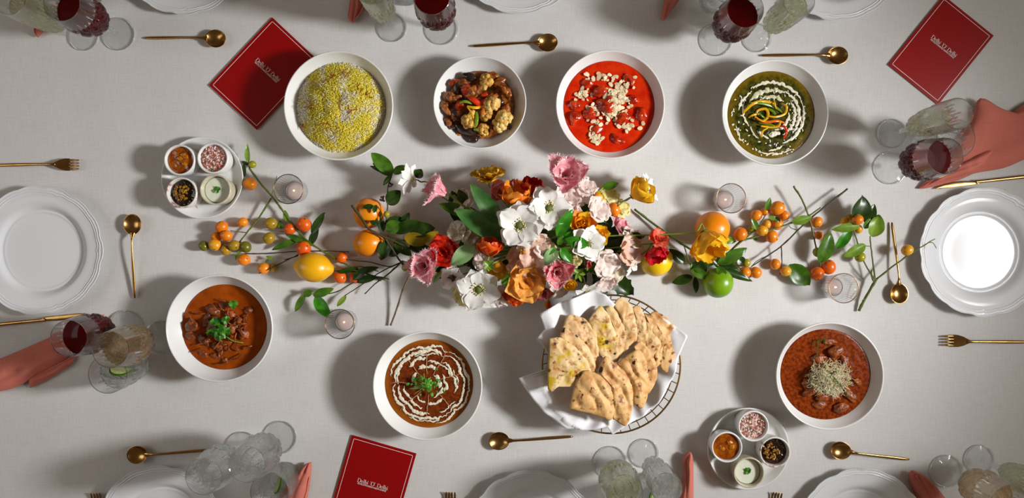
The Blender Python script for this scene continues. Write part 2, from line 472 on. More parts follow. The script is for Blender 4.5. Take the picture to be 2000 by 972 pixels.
def small_print(text, width):
    c = bpy.data.curves.new('small_print', 'FONT'); c.body = text; c.align_x = 'CENTER'; c.size = 1; c.offset = 0.012
    o = bpy.data.objects.new('tmp', c); COL.objects.link(o); bpy.context.view_layer.update()
    me = bpy.data.meshes.new_from_object(o.evaluated_get(bpy.context.evaluated_depsgraph_get()))
    bpy.data.objects.remove(o)
    w = max(v.co.x for v in me.vertices) - min(v.co.x for v in me.vertices); k = width / w
    mb = MB(); mb.add([(v.co.x * k, v.co.y * k * 1.15, 0) for v in me.vertices], [tuple(p.vertices) for p in me.polygons]); return mb
def card(bl, wdir, w, h, label):
    """bl: bottom-left corner pixel; wdir: text direction in pixels; w, h in pixels."""
    z = .0022; p = P(*bl, z); a = math.atan2(-wdir[1], wdir[0]); w = S(w, z); h = S(h, z)
    root = thing('menu_card', label, 'menu card', (p.x, p.y, 0), rz(a), 'red menu cards')
    b = MB(); b.box(0, w, 0, h, .0002, z); obj('cover', b, CARDRED, root, smooth=False)
    pg = MB(); pg.box(.0008, w - .0008, .0008, h - .0008, -.0004, .0002); obj('pages', pg, pm('card_paper', rgb(225, 220, 214), .7), root, smooth=False)
    f = MB(); i0 = .0058; t = .0009
    for x0, x1, y0, y1 in ((i0, w - i0, i0, i0 + t), (i0, w - i0, h - i0 - t, h - i0), (i0, i0 + t, i0, h - i0), (w - i0 - t, w - i0, i0, h - i0)):
        f.box(x0, x1, y0, y1, z - .0003, z + .00012)
    obj('border_line', f, INK, root, smooth=False)
    tx = lettering("Delhi 'O' Delhi", .0086); tx.shift((w / 2, h * .535, z + .00025)); obj('lettering', tx, INK, root, smooth=False)
    sp = small_print('REVOLUTIONISING INDIAN CUISINE', .064); sp.shift((w / 2, h * .535 - .0042, z + .00025)); obj('subtitle_lettering', sp, INK, root, smooth=False)
card((408, 166), (94, 88), 128, 181, 'red menu card half under the rice bowl')
card((1735, 126), (97, 78), 125, 173, 'red menu card at upper right beside the crystal flute')
card((637, 1024), (125, 36), 131, 182, 'red menu card at the bottom edge below the lentil bowl')
# ------------------------------------------------------------------ cut crystal glasses
def tri(x): return abs((x % 1.0) * 2 - 1)      # 1 at integers, 0 at halves
def cut(t, z, z0, z1, n, amp):
    """V-grooves of a cut-crystal pattern between z0 and z1 (crossing diagonals, with fans of flutes above)."""
    if z < z0 or z > z1: return 0.0
    h = (z - z0) / (z1 - z0); a = t / (2 * math.pi) * n
    g = max(0, 1 - (1 - tri(a + h * 2.0)) / .40); g = max(g, max(0, 1 - (1 - tri(a - h * 2.0)) / .40)); g = max(g, .7 * max(0, 1 - (1 - tri(2 * a + h * 8.0)) / .35))
    fan = 0.0
    if h > .74:
        reach = .80 + .20 * abs(math.cos(a * math.pi))
        if h < reach: fan = max(0, 1 - (1 - tri(a * 3)) / .35)
        g *= max(0, 1 - (h - .74) / .10)
    if h < .14: g = max(g, max(0, 1 - (1 - tri(a * 2)) / .4) * (1 - h / .14))
    return -amp * max(g, fan)
def dens(pts, n): 
    q = sm([(r, z, 0) for r, z in pts], n); return [(max(p.x, 0), p.y) for p in q]
def stem_glass(foot, h, rb, bowl0, name):
    """foot radius, height, list of bowl (r, z) outer stations starting at the stem top."""
    prof_f = [(0, .0010), (foot * .8, .0004), (foot - .001, 0), (foot, .0014), (foot - .0012, .0026), (foot * .62, .0046), (.012, .0075), (.0068, .0125)]
    stem = [(.0052, .020), (.0048, .032), (.0050, bowl0 - .018), (.0066, bowl0 - .008)]
    outer = dens([(.0066, bowl0 - .008)] + rb, 6)
    zt_ = rb[-1][1]; zb_ = rb[0][1]
    wall = lambda z: .0042 - .0026 * max(0, (z - zb_) / (zt_ - zb_))
    inner = dens([(max(r - wall(z), 0), z) for r, z in rb[::-1]][:-1] + [(0, rb[0][1] + .006)], 3)
    inner[-1] = (0, rb[0][1] + .006)
    prof = prof_f + stem[:-1] + outer + [(rb[-1][0] - .0009, rb[-1][1] + .0007)] + inner
    nf = len(prof_f) + 3; no = len(outer)
    zt = rb[-1][1]; zb = rb[0][1]
    def fn(t, r, z, i):
        if len(prof_f) - 1 <= i < nf + 2: r *= (1 + .16 * math.cos(6 * t))
        elif 3 < i < len(prof_f) - 1: z += (.0022 * tri(8 * t / (2 * math.pi)) * (1 if r < foot * .95 else 0)) * (1 if r > .010 else .3)
        elif nf + 2 <= i < nf + no: r += cut(t, z, zb - .004, zb + (zt - zb) * .80, 9, .0034)
        return r, z
    cutk = nf + 2
    foot_mb = MB().lathe(prof[:cutk + 1], 108, fn)
    bowl_mb = MB().lathe([(0, prof[cutk][1] - .0005)] + prof[cutk:], 108, lambda t, r, z, i: fn(t, r, z, i - 1 + cutk))
    return (bowl_mb, foot_mb), [(max(r - wall(z) + .0005, 0), z) for r, z in rb]
def liquid_mb(inner, level, drop=.0065):
    pts = [(r, z) for r, z in inner if z < level]; rl = interp(level, [p[1] for p in inner], [p[0] for p in inner])
    d = dens([(0, inner[0][1] + drop - .0015), (pts[0][0] * .8 + .001, inner[0][1] + drop - .0015 + .001)] + pts[1:] + [(rl, level)], 3)
    return MB().lathe(d + [(rl - .001, level - .0002), (rl * .5, level - .0004), (0, level - .0004)], 48)
WRB = [(.0100, .070), (.0230, .0765), (.0335, .090), (.0393, .108), (.0412, .126), (.0402, .146), (.0378, .168), (.0352, .190)]
FRB = [(.0085, .072), (.0160, .080), (.0225, .096), (.0268, .120), (.0290, .148), (.0302, .176), (.0300, .200), (.0292, .222)]
TRB = [(.0300, .004), (.0325, .016), (.0352, .034), (.0375, .058), (.0390, .082), (.0396, .106)]
wg, WIN = stem_glass(.0358, .19, WRB, .070, 'w'); fg, FIN = stem_glass(.0318, .222, FRB, .072, 'f')
WINEG = mesh_of('cut_bowl', wg[0], CRYSTAL, False); FLUTEG = mesh_of('cut_bowl', fg[0], CRYSTAL, False)
FRIM = {k: mesh_of('foot_rim', MB().tube([((k - .0013) * math.cos(2 * math.pi * i / 72), (k - .0013) * math.sin(2 * math.pi * i / 72), .0016) for i in range(72)], .0015, 8, closed=True), CRYSTAL) for k in (.0358, .0318)}
WINEF = mesh_of('foot', wg[1], THIN, False); FLUTEF = mesh_of('foot', fg[1], THIN, False)
def tumbler_mb():
    outer = dens(TRB, 9); inner = dens([(r - .0022, z) for r, z in TRB[::-1][:-1]] + [(.026, .0125), (0, .0115)], 3); inner[-1] = (0, .0115)
    prof = [(0, .0012), (.022, .0008), (.0285, 0)] + outer + [(.0388, .1066)] + inner
    no = len(outer)
    return MB().lathe(prof, 108, lambda t, r, z, i: (r + (cut(t, z, .006, .085, 10, .0020) if 3 <= i < 3 + no else 0), z))
TUMG = mesh_of('glass_body', tumbler_mb(), CRYSTAL, False)
LIQ = {}
def liq(kind, inner, level, m, drop=.0065):
    k = (kind, level, m.name)
    if k not in LIQ: LIQ[k] = mesh_of('wine', liquid_mb(inner, level, drop), m)
    return LIQ[k]
WINES = {'red': (REDWINE, 'red wine'), 'white': (WHITEWINE, 'pale wine'), 'amber': (ROSE, 'amber wine'), 'water': (WATER, 'water')}
def wine_glass(px, py, fill, level, label, rot=0):
    p = P(px, py, 0); root = thing('wine_glass', label, 'wine glass', p, rz(rot), 'cut crystal wine glasses')
    obj('cut_bowl', WINEG, None, root); obj('foot_rim', FRIM[.0358], None, obj('stem_and_foot', WINEF, None, root))
    if fill: obj('wine' if fill != 'water' else 'water', liq('w', WIN, level, WINES[fill][0]), None, root)
def flute(px, py, fill, level, label, rot=0):
    p = P(px, py, 0); root = thing('champagne_flute', label, 'glass', p, rz(rot), 'cut crystal flutes')
    obj('cut_bowl', FLUTEG, None, root); obj('foot_rim', FRIM[.0318], None, obj('stem_and_foot', FLUTEF, None, root))
    if fill: obj('wine', liq('f', FIN, level, WINES[fill][0]), None, root)
LIMESKIN = pm('lime_skin', rgb(70, 120, 14), .35); LIMEFLESH = pm('lime_flesh', rgb(196, 212, 128), .35, col2=rgb(222, 232, 176), scale=220)
def tumbler(px, py, lime, label, rot=0):
    p = P(px, py, 0); root = thing('tumbler', label, 'glass', p, rz(rot), 'cut crystal tumblers')
    obj('glass_body', TUMG, None, root)
    inner = [(r - .0026, z) for r, z in TRB]
    k = 'tum'
    if k not in LIQ:
        LIQ[k] = mesh_of('water', MB().lathe(dens([(0, .0122), (.026, .0122), (.0314, .020), (.0338, .034), (.0361, .058), (.0370, .070)], 3) + [(.0355, .0697), (0, .0695)], 48), WATER)
    obj('water', LIQ[k], None, root)
    if lime is not None:
        w = MB(); n = 14; R_ = .021
        vs = [(0, 0, -.0022), (0, 0, .0022)]
        for sgn in (-1, 1):
            for i in range(n + 1): 
                a = math.pi * i / n; vs.append((R_ * math.cos(a), R_ * math.sin(a), sgn * .0028))
        fs = []
        for i in range(n):
            a = 2 + i; b = 2 + n + 1 + i
            fs += [(0, a + 1, a), (1, b, b + 1)]
        fs += [(0, 2, 3 + n, 1), (0, 1, 2 + 2 * n + 1, 2 + n)]
        w.add(vs, fs)
        sk = MB(); pts = [(R_ * math.cos(math.pi * i / n), R_ * math.sin(math.pi * i / n), 0) for i in range(n + 1)]
        sk.tube(pts, .0034, 8, .5, up=(0, 0, 1))
        q = Matrix.Translation((.004, .002, .058)) @ Matrix.Rotation(lime, 4, 'Z') @ Matrix.Rotation(1.0, 4, 'X')
        o = obj('lime_flesh', w.xf(q), LIMEFLESH, root, smooth=False); tag(o, 'pale green lime wedge'); obj('lime_peel', sk.xf(q), LIMESKIN, root)
# top-left set
wine_glass(232, 67, 'red', .146, 'crystal glass of dark red wine in the top left corner', .2)
flute(164, 71, 'white', .185, 'crystal flute of pale wine in the top left corner', .5)
tumbler(178, -14, None, 'crystal tumbler half cut off at the top edge behind the corner wine', .1)
# top middle set
wine_glass(863, 56, 'red', .150, 'crystal glass of red wine at the top edge left of centre', .9)
flute(766.5, 54, 'white', .18, 'crystal flute of pale wine at the top beside a pink napkin fold', .1)
tumbler(795, -14, None, 'crystal tumbler base at the top edge between flute and red wine', .4)
# top right set
wine_glass(1398, 78, 'red', .150, 'crystal glass of red wine at the top edge above the green curry', 1.7)
flute(1478, 74, 'white', .19, 'crystal flute of pale wine at the top edge overlapping a plate', .8)
tumbler(1391, 4, None, 'crystal tumbler at the top edge behind the upper right red wine', .9)
# right set
wine_glass(1738.6, 327.7, 'red', .148, 'crystal glass of red wine on the right over the pink napkin', 2.6)
flute(1741.4, 260.7, 'white', .155, 'crystal flute of pale wine leaning over the right red card', .3)
tumbler(1806, 286, None, 'crystal tumbler standing on the right pink napkin behind the red wine', .2)
# left set
wine_glass(244, 638, 'red', .150, 'crystal glass of red wine on the left pink napkin', .3)
wine_glass(315, 657.5, 'amber', .150, 'crystal glass of pale wine whose foot touches the left curry bowl', 1.1)
tumbler(266, 713, 2.4, 'crystal tumbler with lime wedge below the left wine glasses', .6)
# bottom left set
wine_glass(548, 853, 'water', .150, 'crystal glass in the middle of the lower left glass cluster', .5)
wine_glass(474, 874, 'water', .140, 'crystal glass of water overlapping the lower left plate', 1.5)
tumbler(560, 927, 3.4, 'crystal tumbler with lime slice beside the bottom pink napkin', 1.0)
# bottom middle set
wine_glass(1192, 902, 'white', .150, 'crystal glass of pale wine below the bread basket', .7)
flute(1257.5, 884, 'water', .18, 'crystal flute at the bottom beside a narrow pink napkin', .9)
tumbler(1264, 948, 1.0, 'crystal tumbler with lime slice at the bottom edge between pale wine and flute', .3)
# bottom right set
wine_glass(1848, 919, 'amber', .145, 'crystal glass of amber wine in the bottom right corner', .8)
flute(1912, 896, 'white', .18, 'crystal flute cut off by the bottom right corner', .2)

# ------------------------------------------------------------------ votive candles
VRIM = pm('votive_gold_rim', rgb(150, 112, 84), .25, metal=1.0)
WAX = pm('candle_wax', rgb(206, 190, 188), .5, sss=.3); CUP = pm('tealight_cup', rgb(180, 172, 174), .35, metal=.6)
FLAME = bpy.data.materials.new('candle_flame'); FLAME.use_nodes = True
FLAME.node_tree.nodes['Principled BSDF'].inputs['Emission Color'].default_value = (1, .62, .25, 1)
FLAME.node_tree.nodes['Principled BSDF'].inputs['Emission Strength'].default_value = 7
vpro_o = dens([(.0215, .001), (.0235, .004), (.0255, .02), (.0285, .045), (.0312, .063)], 5)
vpro_i = dens([(.0296, .063), (.0268, .045), (.0238, .02), (.022, .006), (0, .005)], 4); vpro_i[-1] = (0, .005)
VOT = mesh_of('glass_cup', MB().lathe([(0, .0005), (.018, 0)] + vpro_o + [(.0304, .0640)] + vpro_i, 128,
      lambda t, r, z, i: (r * (1 + (.022 * math.cos(32 * t) * (1 if z < .058 else .2) if 2 <= i < 2 + len(vpro_o) else 0)), z)), VGLASS)
VRM = mesh_of('gold_rim', MB().tube([(.0306 * math.cos(a), .0306 * math.sin(a), .0641) for a in [2 * math.pi * k / 64 for k in range(64)]], .0008, 6, closed=True), VRIM)
TLC = mesh_of('tealight_cup', MB().lathe([(0, .0055), (.0188, .0055), (.0192, .0065), (.0192, .020), (.0186, .0202), (.0183, .019), (0, .0185)], 48), CUP)
TLW = mesh_of('wax', MB().lathe([(.0182, .0187), (.0178, .0194), (.010, .0190), (.003, .0187), (0, .0187)][::-1], 48), WAX)
WICK = mesh_of('wick', MB().tube([(0, 0, .0186), (.0003, 0, .0215), (.001, .0005, .0235)], .0005, 6), pm('wick', rgb(30, 26, 24), .9))
FLM = mesh_of('flame', MB().lathe([(0, .0228), (.0009, .0238), (.0015, .0255), (.0014, .028), (.0008, .031), (0, .034)], 12), FLAME)
def votive(px, py, label):
    p = P(px, py, .064); root = thing('votive_candle', label, 'candle', (p.x, p.y, 0), None, 'lit votive candles in fluted glass')
    g = obj('glass_cup', VOT, None, root); obj('gold_rim', VRM, None, g)
    t = obj('tealight', TLC, None, root); obj('wax', TLW, None, t); obj('wick', WICK, None, t); obj('flame', FLM, None, t)
votive(563, 369, 'lit votive in fluted glass beside the upper left sauce tray')
votive(1428, 387, 'lit votive in fluted glass above the oranges on the right')
votive(663.5, 632.5, 'lit votive in fluted glass between the left curry and lentil bowls')
votive(1648, 562.5, 'lit votive in fluted glass under the right kumquat branch')

# ------------------------------------------------------------------ napkins
def sheet(rows, name, m, parent, th=.0022, seed=0.0, wr=.004, nu=26, nv=16, lift=0.0):
    """rows: cross lines of (px, py, z) from one end of the cloth to the other; lofted smoothly with soft wrinkles."""
    R_ = [[P(*q) for q in row] for row in rows]
    S_ = [sm(r, max(2, nv // (len(r) - 1))) for r in R_]
    n = len(S_[0]); cols = [sm([s[j] for s in S_], max(2, nu // (len(S_) - 1))) for j in range(n)]
    mb = MB(); N_ = len(cols[0])
    def pt(i, j, dz):
        p = cols[j][i]; e = min(1, min(j, n - 1 - j, i, N_ - 1 - i) / 3.0)
        return (p.x, p.y, max(.0012, p.z + lift + wr * e * (.5 * abs(math.sin(math.pi * 2.2 * j / (n - 1) + 2.2 * nz(p.x * 9, p.y * 9, seed))) + .6 * nz(p.x * 22 + seed, p.y * 18, seed) + .35 * abs(nz(p.x * 40, p.y * 40 + seed, seed)) + .2 * nz(p.x * 80, p.y * 80 + seed, seed)) + dz))
    for dz, fl_ in ((th, False), (0.0, True)):
        vs = [pt(i, j, dz) for i in range(N_) for j in range(n)]
        fs = []
        for i in range(N_ - 1):
            for j in range(n - 1):
                q = (i * n + j, (i + 1) * n + j, (i + 1) * n + j + 1, i * n + j + 1); fs.append(q[::-1] if fl_ else q)
        mb.add(vs, fs)
    o = N_ * n
    ring = [(0, j) for j in range(n)] + [(i, n - 1) for i in range(1, N_)] + [(N_ - 1, j) for j in range(n - 2, -1, -1)] + [(i, 0) for i in range(N_ - 2, 0, -1)]
    for a, b in zip(ring, ring[1:] + ring[:1]):
        ia = a[0] * n + a[1]; ib = b[0] * n + b[1]; mb.f.append((ia, ib, ib + o, ia + o))
    return obj(name, mb, m, parent)
def napkin(label, folds):
    root = thing('cloth_napkin', label, 'napkin', (0, 0, 0), None, 'terracotta linen napkins')
    for i, f in enumerate(folds): sheet(f, 'folded_layer', PINK, root, seed=i * 3.7 + len(label), wr=.0100)
    # move the empty to the napkin itself
    c = P(sum(q[0] for r in folds[0] for q in r) / sum(len(r) for r in folds[0]), sum(q[1] for r in folds[0] for q in r) / sum(len(r) for r in folds[0]))
    root.location = c
    for ch in root.children:
        ch.data.transform(Matrix.Translation(-c))
napkin('terracotta napkin spread under the right wine glasses', [
    [[(1792, 368, .002), (1795, 364, .002), (1800, 360, .002)], [(1812, 367, .002), (1825, 345, .010), (1845, 318, .006)], [(1870, 352, .003), (1880, 305, .012), (1895, 235, .006)], [(1905, 338, .003), (1925, 285, .010), (1914, 192, .018)], [(1960, 328, .003), (1970, 270, .012), (1960, 214, .016)], [(2020, 305, .003), (2030, 250, .012), (2012, 222, .014)], [(2120, 290, .003), (2120, 250, .010), (2110, 200, .010)]],
    [[(1803, 366, .006), (1815, 358, .012), (1830, 345, .010)], [(1850, 352, .010), (1862, 335, .020), (1875, 318, .014)], [(1885, 342, .010), (1900, 322, .022), (1915, 300, .014)], [(1903, 336, .006), (1925, 312, .016), (1944, 288, .008)]],
    [[(1958, 240, .004), (1972, 230, .008), (1975, 222, .006)], [(1990, 240, .006), (2000, 222, .012), (2000, 203, .006)], [(2060, 240, .006), (2060, 210, .014), (2050, 180, .006)]]])
napkin('terracotta napkin under the left red wine glass', [
    [[(205, 613, .010), (200, 622, .014), (196, 640, .008)], [(185, 620, .008), (176, 640, .014), (165, 660, .006)], [(110, 653, .004), (118, 680, .014), (130, 700, .006)], [(60, 675, .004), (70, 710, .014), (78, 728, .006)], [(0, 700, .004), (15, 735, .012), (28, 757, .006)], [(-60, 720, .004), (-50, 750, .012), (-40, 770, .006)]],
    [[(150, 690, .002), (145, 700, .004), (140, 712, .002)], [(105, 712, .002), (103, 725, .005), (98, 738, .002)], [(55, 730, .002), (58, 745, .005), (60, 757, .002)]]])
napkin('terracotta napkin tip under the flute in the top left corner', [
    [[(73, 72, .003), (75, 73, .004), (77, 71, .003)], [(68, 48, .006), (77, 56, .010), (92, 50, .006)], [(62, 30, .008), (78, 34, .014), (100, 32, .008)], [(30, -10, .008), (50, -14, .014), (80, -16, .008)]],
    [[(78, 70, .002), (82, 66, .003), (86, 60, .002)], [(86, 52, .004), (92, 46, .007), (100, 40, .004)], [(90, 20, .004), (100, 16, .008), (110, 10, .004)]]])
napkin('terracotta napkin fold at the top edge beside the flute', [
    [[(684, 42, .003), (688, 45, .005), (691, 44, .003)], [(680, 30, .006), (690, 34, .010), (700, 30, .007)], [(684, 0, .006), (695, 4, .012), (708, 2, .008)], [(690, -60, .006), (703, -60, .012), (718, -60, .008)]],
    [[(690, 44, .002), (694, 40, .004), (697, 35, .002)], [(702, 28, .004), (709, 22, .007), (715, 15, .003)], [(712, 0, .004), (718, -4, .008), (722, -8, .003)]]])
napkin('terracotta napkin tip at the top edge left of the upper right glasses', [
    [[(1291, 36, .003), (1296, 40, .005), (1301, 36, .003)], [(1293, 20, .006), (1302, 24, .012), (1312, 20, .006)], [(1298, -4, .006), (1312, -2, .014), (1328, -4, .006)], [(1310, -60, .006), (1325, -60, .014), (1345, -60, .006)]]])
napkin('terracotta napkin at the bottom edge beside the limed tumbler', [
    [[(596, 906, .010), (603, 903, .012), (609, 902, .010)], [(580, 925, .008), (594, 925, .016), (608, 922, .008)], [(562, 948, .006), (582, 950, .016), (604, 950, .008)], [(540, 985, .006), (565, 990, .014), (590, 990, .006)]],
    [[(606, 918, .004), (607, 924, .006), (607, 932, .004)], [(594, 950, .004), (599, 955, .008), (603, 958, .004)], [(575, 990, .004), (585, 992, .008), (596, 992, .004)]]])
napkin('narrow terracotta napkin standing between flute and sauce tray', [
    [[(1340, 884, .014), (1348, 882, .018), (1353, 890, .012)], [(1332, 900, .010), (1344, 900, .022), (1354, 905, .010)], [(1334, 930, .006), (1345, 930, .022), (1354, 935, .008)], [(1320, 985, .006), (1338, 988, .020), (1354, 990, .006)]]])
napkin('dark rust napkin at the bottom right beside a plate', [
    [[(1774, 925, .008), (1780, 918, .014), (1788, 919, .012)], [(1778, 942, .006), (1794, 930, .018), (1808, 930, .012)], [(1786, 965, .006), (1812, 950, .018), (1830, 952, .010)], [(1800, 1000, .006), (1830, 985, .016), (1855, 985, .006)]],
    [[(1785, 930, .018), (1790, 926, .022), (1796, 928, .018)], [(1795, 950, .016), (1804, 945, .022), (1812, 946, .016)], [(1815, 990, .012), (1824, 985, .018), (1834, 986, .012)]]])
# ------------------------------------------------------------------ food
def sauce_disc(r, z, amp=.0012, freq=28, seed=0., lump=None):
    mb = MB(); rings = 26; seg = 84; vs = [(0, 0, z)]; fs = []
    for i in range(1, rings + 1):
        rr = r * (i / rings)
        for k in range(seg):
            a = 2 * math.pi * k / seg; x = rr * math.cos(a); y = rr * math.sin(a)
            e = min(1, (1 - i / rings) * 6)
            h = amp * (nz(x * freq + seed, y * freq, seed) + .5 * nz(x * freq * 2.6, y * freq * 2.6 + seed, 1 + seed)) * e
            vs.append((x, y, z + h - (.0010 if i == rings else 0)))
    for k in range(seg): fs.append((0, 1 + k, 1 + (k + 1) % seg))
    for i in range(rings - 1):
        for k in range(seg):
            a = 1 + i * seg + k; b = 1 + i * seg + (k + 1) % seg; fs.append((a, a + seg, b + seg, b))
    n = len(vs); vs.append((0, 0, z - .012))
    o = 1 + (rings - 1) * seg
    for k in range(seg): fs.append((n, o + (k + 1) % seg, o + k))
    return mb.add(vs, fs)
def sauce_mat(name, c1, c2, speck=None, rough=.12, scale=55, lo=.35, hi=.65):
    return pm(name, c1, rough, col2=c2, scale=scale, detail=6, lo=lo, hi=hi, bump=.12, bscale=300, coat=0, spec=.28)
def rel(px, py, base, z):
    p = P(px, py, z); return Vector((p.x - base.x, p.y - base.y, z))
def chunk(mb_r, c, seed, amp=.5, freq=1.6, sub=3, rot=0., tilt=0.):
    q = (Quaternion((0, 0, 1), rot) @ Quaternion((1, 0, 0), tilt)).to_matrix()
    return MB().ico(c, mb_r, sub, amp, freq, seed, q)
def strip(pts, w, flat=.28, seg=8, taper=True):
    p = sm(pts, 7); n = len(p)
    return MB().tube(p, [w * (math.sin(math.pi * (.12 + .76 * i / (n - 1))) ** .6 if taper else 1) for i in range(n)], seg, flat)
rnd = random.Random(7)

# rice ------------------------------------------------------------------
rice = thing('saffron_rice', 'mound of yellow and white basmati rice with saffron threads', 'rice', B1)
def rice_h(x, y):
    d = math.hypot(x * 1.0, y * .97) / .094
    return .042 + .040 * max(0, 1 - d ** 2.3) + .006 * nz(x * 38, y * 38, 2) * max(0, 1 - d ** 3) if d < 1.02 else .042
mb = MB(); rings = 20; seg = 56; vs = [(0, 0, rice_h(0, 0) - .002)]; fs = []
for i in range(1, rings + 1):
    for k in range(seg):
        a = 2 * math.pi * k / seg; rr = .0955 * i / rings; x = rr * math.cos(a); y = rr * math.sin(a); vs.append((x, y, rice_h(x, y) - .002))
for k in range(seg): fs.append((0, 1 + k, 1 + (k + 1) % seg))
for i in range(rings - 1):
    for k in range(seg):
        a = 1 + i * seg + k; b = 1 + i * seg + (k + 1) % seg; fs.append((a, a + seg, b + seg, b))
RICEY = pm('yellow_rice', rgb(238, 218, 40), .45, col2=rgb(244, 230, 96), scale=300, sss=.15)
RICEW = pm('white_rice', rgb(236, 228, 212), .45, col2=rgb(244, 240, 230), scale=300, sss=.15)
obj('rice_mound', mb.add(vs, fs), pm('rice_under', rgb(222, 200, 84), .7), rice)
gy, gw = MB(), MB()
GV = [(-1, 0, 0), (-.55, .5, .1), (-.55, -.4, .35), (-.55, -.1, -.5), (.55, .5, .1), (.55, -.4, .35), (.55, -.1, -.5), (1, 0, 0)]
GF = [(0, 1, 2), (0, 2, 3), (0, 3, 1), (1, 4, 5, 2), (2, 5, 6, 3), (3, 6, 4, 1), (7, 5, 4), (7, 6, 5), (7, 4, 6)]
for i in range(8200):
    a = rnd.random() * 2 * math.pi; r_ = .0945 * math.sqrt(rnd.random()); x = r_ * math.cos(a); y = r_ * math.sin(a)
    yy = .92 + 1.0 * nz(x * 42 + 3, y * 42, 5) - (.55 if r_ > .088 else 0) - (.8 if (x < -.060 and abs(y - .01) < .045) else 0) - (.55 if (abs(x - .024) < .016 and abs(y + .004) < .03) else 0) - (.5 if x > .066 else 0)
    yellow = rnd.random() < yy
    L = .0034 * rnd.uniform(.75, 1.2); w = .00082
    q = Quaternion((0, 0, 1), rnd.random() * 6.283) @ Quaternion((0, 1, 0), rnd.uniform(-.9, .9))
    z = rice_h(x, y) + rnd.uniform(-.001, .0022)
    M3 = q.to_matrix()
    vv = [M3 @ Vector((v[0] * L, v[1] * w * 1.4, v[2] * w * 1.4)) + Vector((x, y, z)) for v in GV]
    (gy if yellow else gw).add(vv, GF)
tag(obj('yellow_rice_grains', gy, RICEY, rice), 'saffron yellow rice grains', kind='stuff')
tag(obj('white_rice_grains', gw, RICEW, rice), 'white rice grains', kind='stuff')
SAF = pm('saffron', rgb(150, 48, 8), .5)
for px, py in ((640, 158), (655, 148), (668, 146), (648, 152), (700, 172), (706, 180), (716, 186), (722, 190), (668, 212), (684, 214), (690, 218), (609, 206), (604, 210), (640, 243), (645, 250), (588, 240), (590, 246), (740, 256), (676, 150)):
    c = rel(px, py, B1, .066); c.z = rice_h(c.x, c.y) + .003
    a = rnd.random() * 6.28; pts = [c + Vector((math.cos(a + t * rnd.uniform(-.9, .9)) * t * .011, math.sin(a + t * .5) * t * .011, .001 * math.sin(t * 3))) for t in (-1, -.5, 0, .5, 1)]
    obj('saffron_thread', MB().tube(sm(pts, 3), .0008, 5), SAF, rice)

# vegetable dish -----------------------------------------------------------
veg = thing('cauliflower_eggplant_dish', 'sauteed cauliflower and dark eggplant with pepper strips', 'food', B2)
BRN = pm('veg_masala', rgb(160, 92, 30), .3, col2=rgb(104, 48, 10), scale=110, bump=.6, bscale=260, coat=.2)
CAU = pm('cauliflower', rgb(220, 178, 84), .45, col2=rgb(182, 124, 40), scale=130, bump=.8, bscale=420)
CAUL = pm('cauliflower_pale', rgb(234, 204, 124), .45, col2=rgb(206, 154, 66), scale=130, bump=.8, bscale=420)
EGG = pm('eggplant_skin', rgb(34, 22, 24), .16, col2=rgb(62, 40, 34), scale=70, coat=.4)
ON = pm('cooked_onion', rgb(176, 106, 48), .3, col2=rgb(130, 66, 22), scale=90, coat=.2)
TOM = pm('tomato_piece', rgb(168, 52, 14), .25, col2=rgb(130, 34, 8), scale=80, coat=.3)
obj('masala_base', sauce_disc(.072, .034, .005, 40, 3.3), BRN, veg)
def bloblist(root, base, lst, m, name, amp=.55, freq=1.8, sub=3, flat=.7):
    for i, (px, py, z, r1, r2, rot) in enumerate(lst):
        c = rel(px, py, base, z)
        obj(name, chunk((S(r1, z), S(r2, z), S(min(r1, r2), z) * flat), c, px * .37 + py * .11, amp, freq, sub, math.radians(rot), .15), m, root)
def floret(root, base, px, py, z, r, m, n=11, stalk=None):
    c = rel(px, py, base, z); r = S(r * 1.22, z); mb = MB(); rr = random.Random(int(px * 13 + py))
    mb.ico(c, (r * .7, r * .7, r * .6), 2)
    for i in range(n * 2):
        d = Vector((rr.uniform(-1, 1), rr.uniform(-1, 1), rr.uniform(-.1, 1))).normalized() * r * .72
        mb.ico(c + d, r * rr.uniform(.26, .44), 2, .3, 3, rr.random() * 9)
    f = obj('cauliflower_floret', mb, m, root)
    if stalk:
        e = rel(stalk[0], stalk[1], base, z + .004)
        obj('floret_stalk', MB().tube(sm([c, (c + e) / 2 + Vector((0, 0, .004)), e], 4), [r * .55, r * .5, r * .45, r * .42, r * .4, r * .4, r * .36, r * .3, r * .2], 8), CAUL, f)
bloblist(veg, B2, [(905, 165, .046, 14, 9, 20), (880, 190, .046, 13, 10, -30), (893, 225, .046, 12, 9, 40), (990, 180, .048, 13, 9, -60), (988, 215, .044, 12, 9, 80), (940, 262, .044, 14, 9, 10), (960, 148, .044, 14, 8, -10), (905, 252, .04, 9, 6, 0), (875, 235, .042, 9, 6, 70), (868, 205, .044, 9, 6, 0), (920, 180, .052, 14, 12, 30), (975, 160, .046, 12, 8, 30)], BRN, 'masala_piece')
bloblist(veg, B2, [(916, 150, .048, 15, 9, -12), (893, 172, .046, 7, 12, 20), (890, 224, .048, 14, 7, -55), (908, 254, .046, 20, 8, -25), (925, 272, .044, 10, 8, 20), (979, 197, .052, 4, 8, 10), (884, 247, .044, 9, 5, 10), (994, 247, .042, 5, 6, 0), (955, 235, .050, 10, 7, 30), (930, 262, .046, 14, 7, -20)], EGG, 'eggplant_piece', .35, 1.3)
bloblist(veg, B2, [(912, 176, .052, 10, 12, 0), (898, 205, .050, 11, 9, 30), (886, 161, .046, 11, 6, 20), (935, 200, .054, 10, 8, 0)], TOM, 'tomato_piece', .4, 1.5)
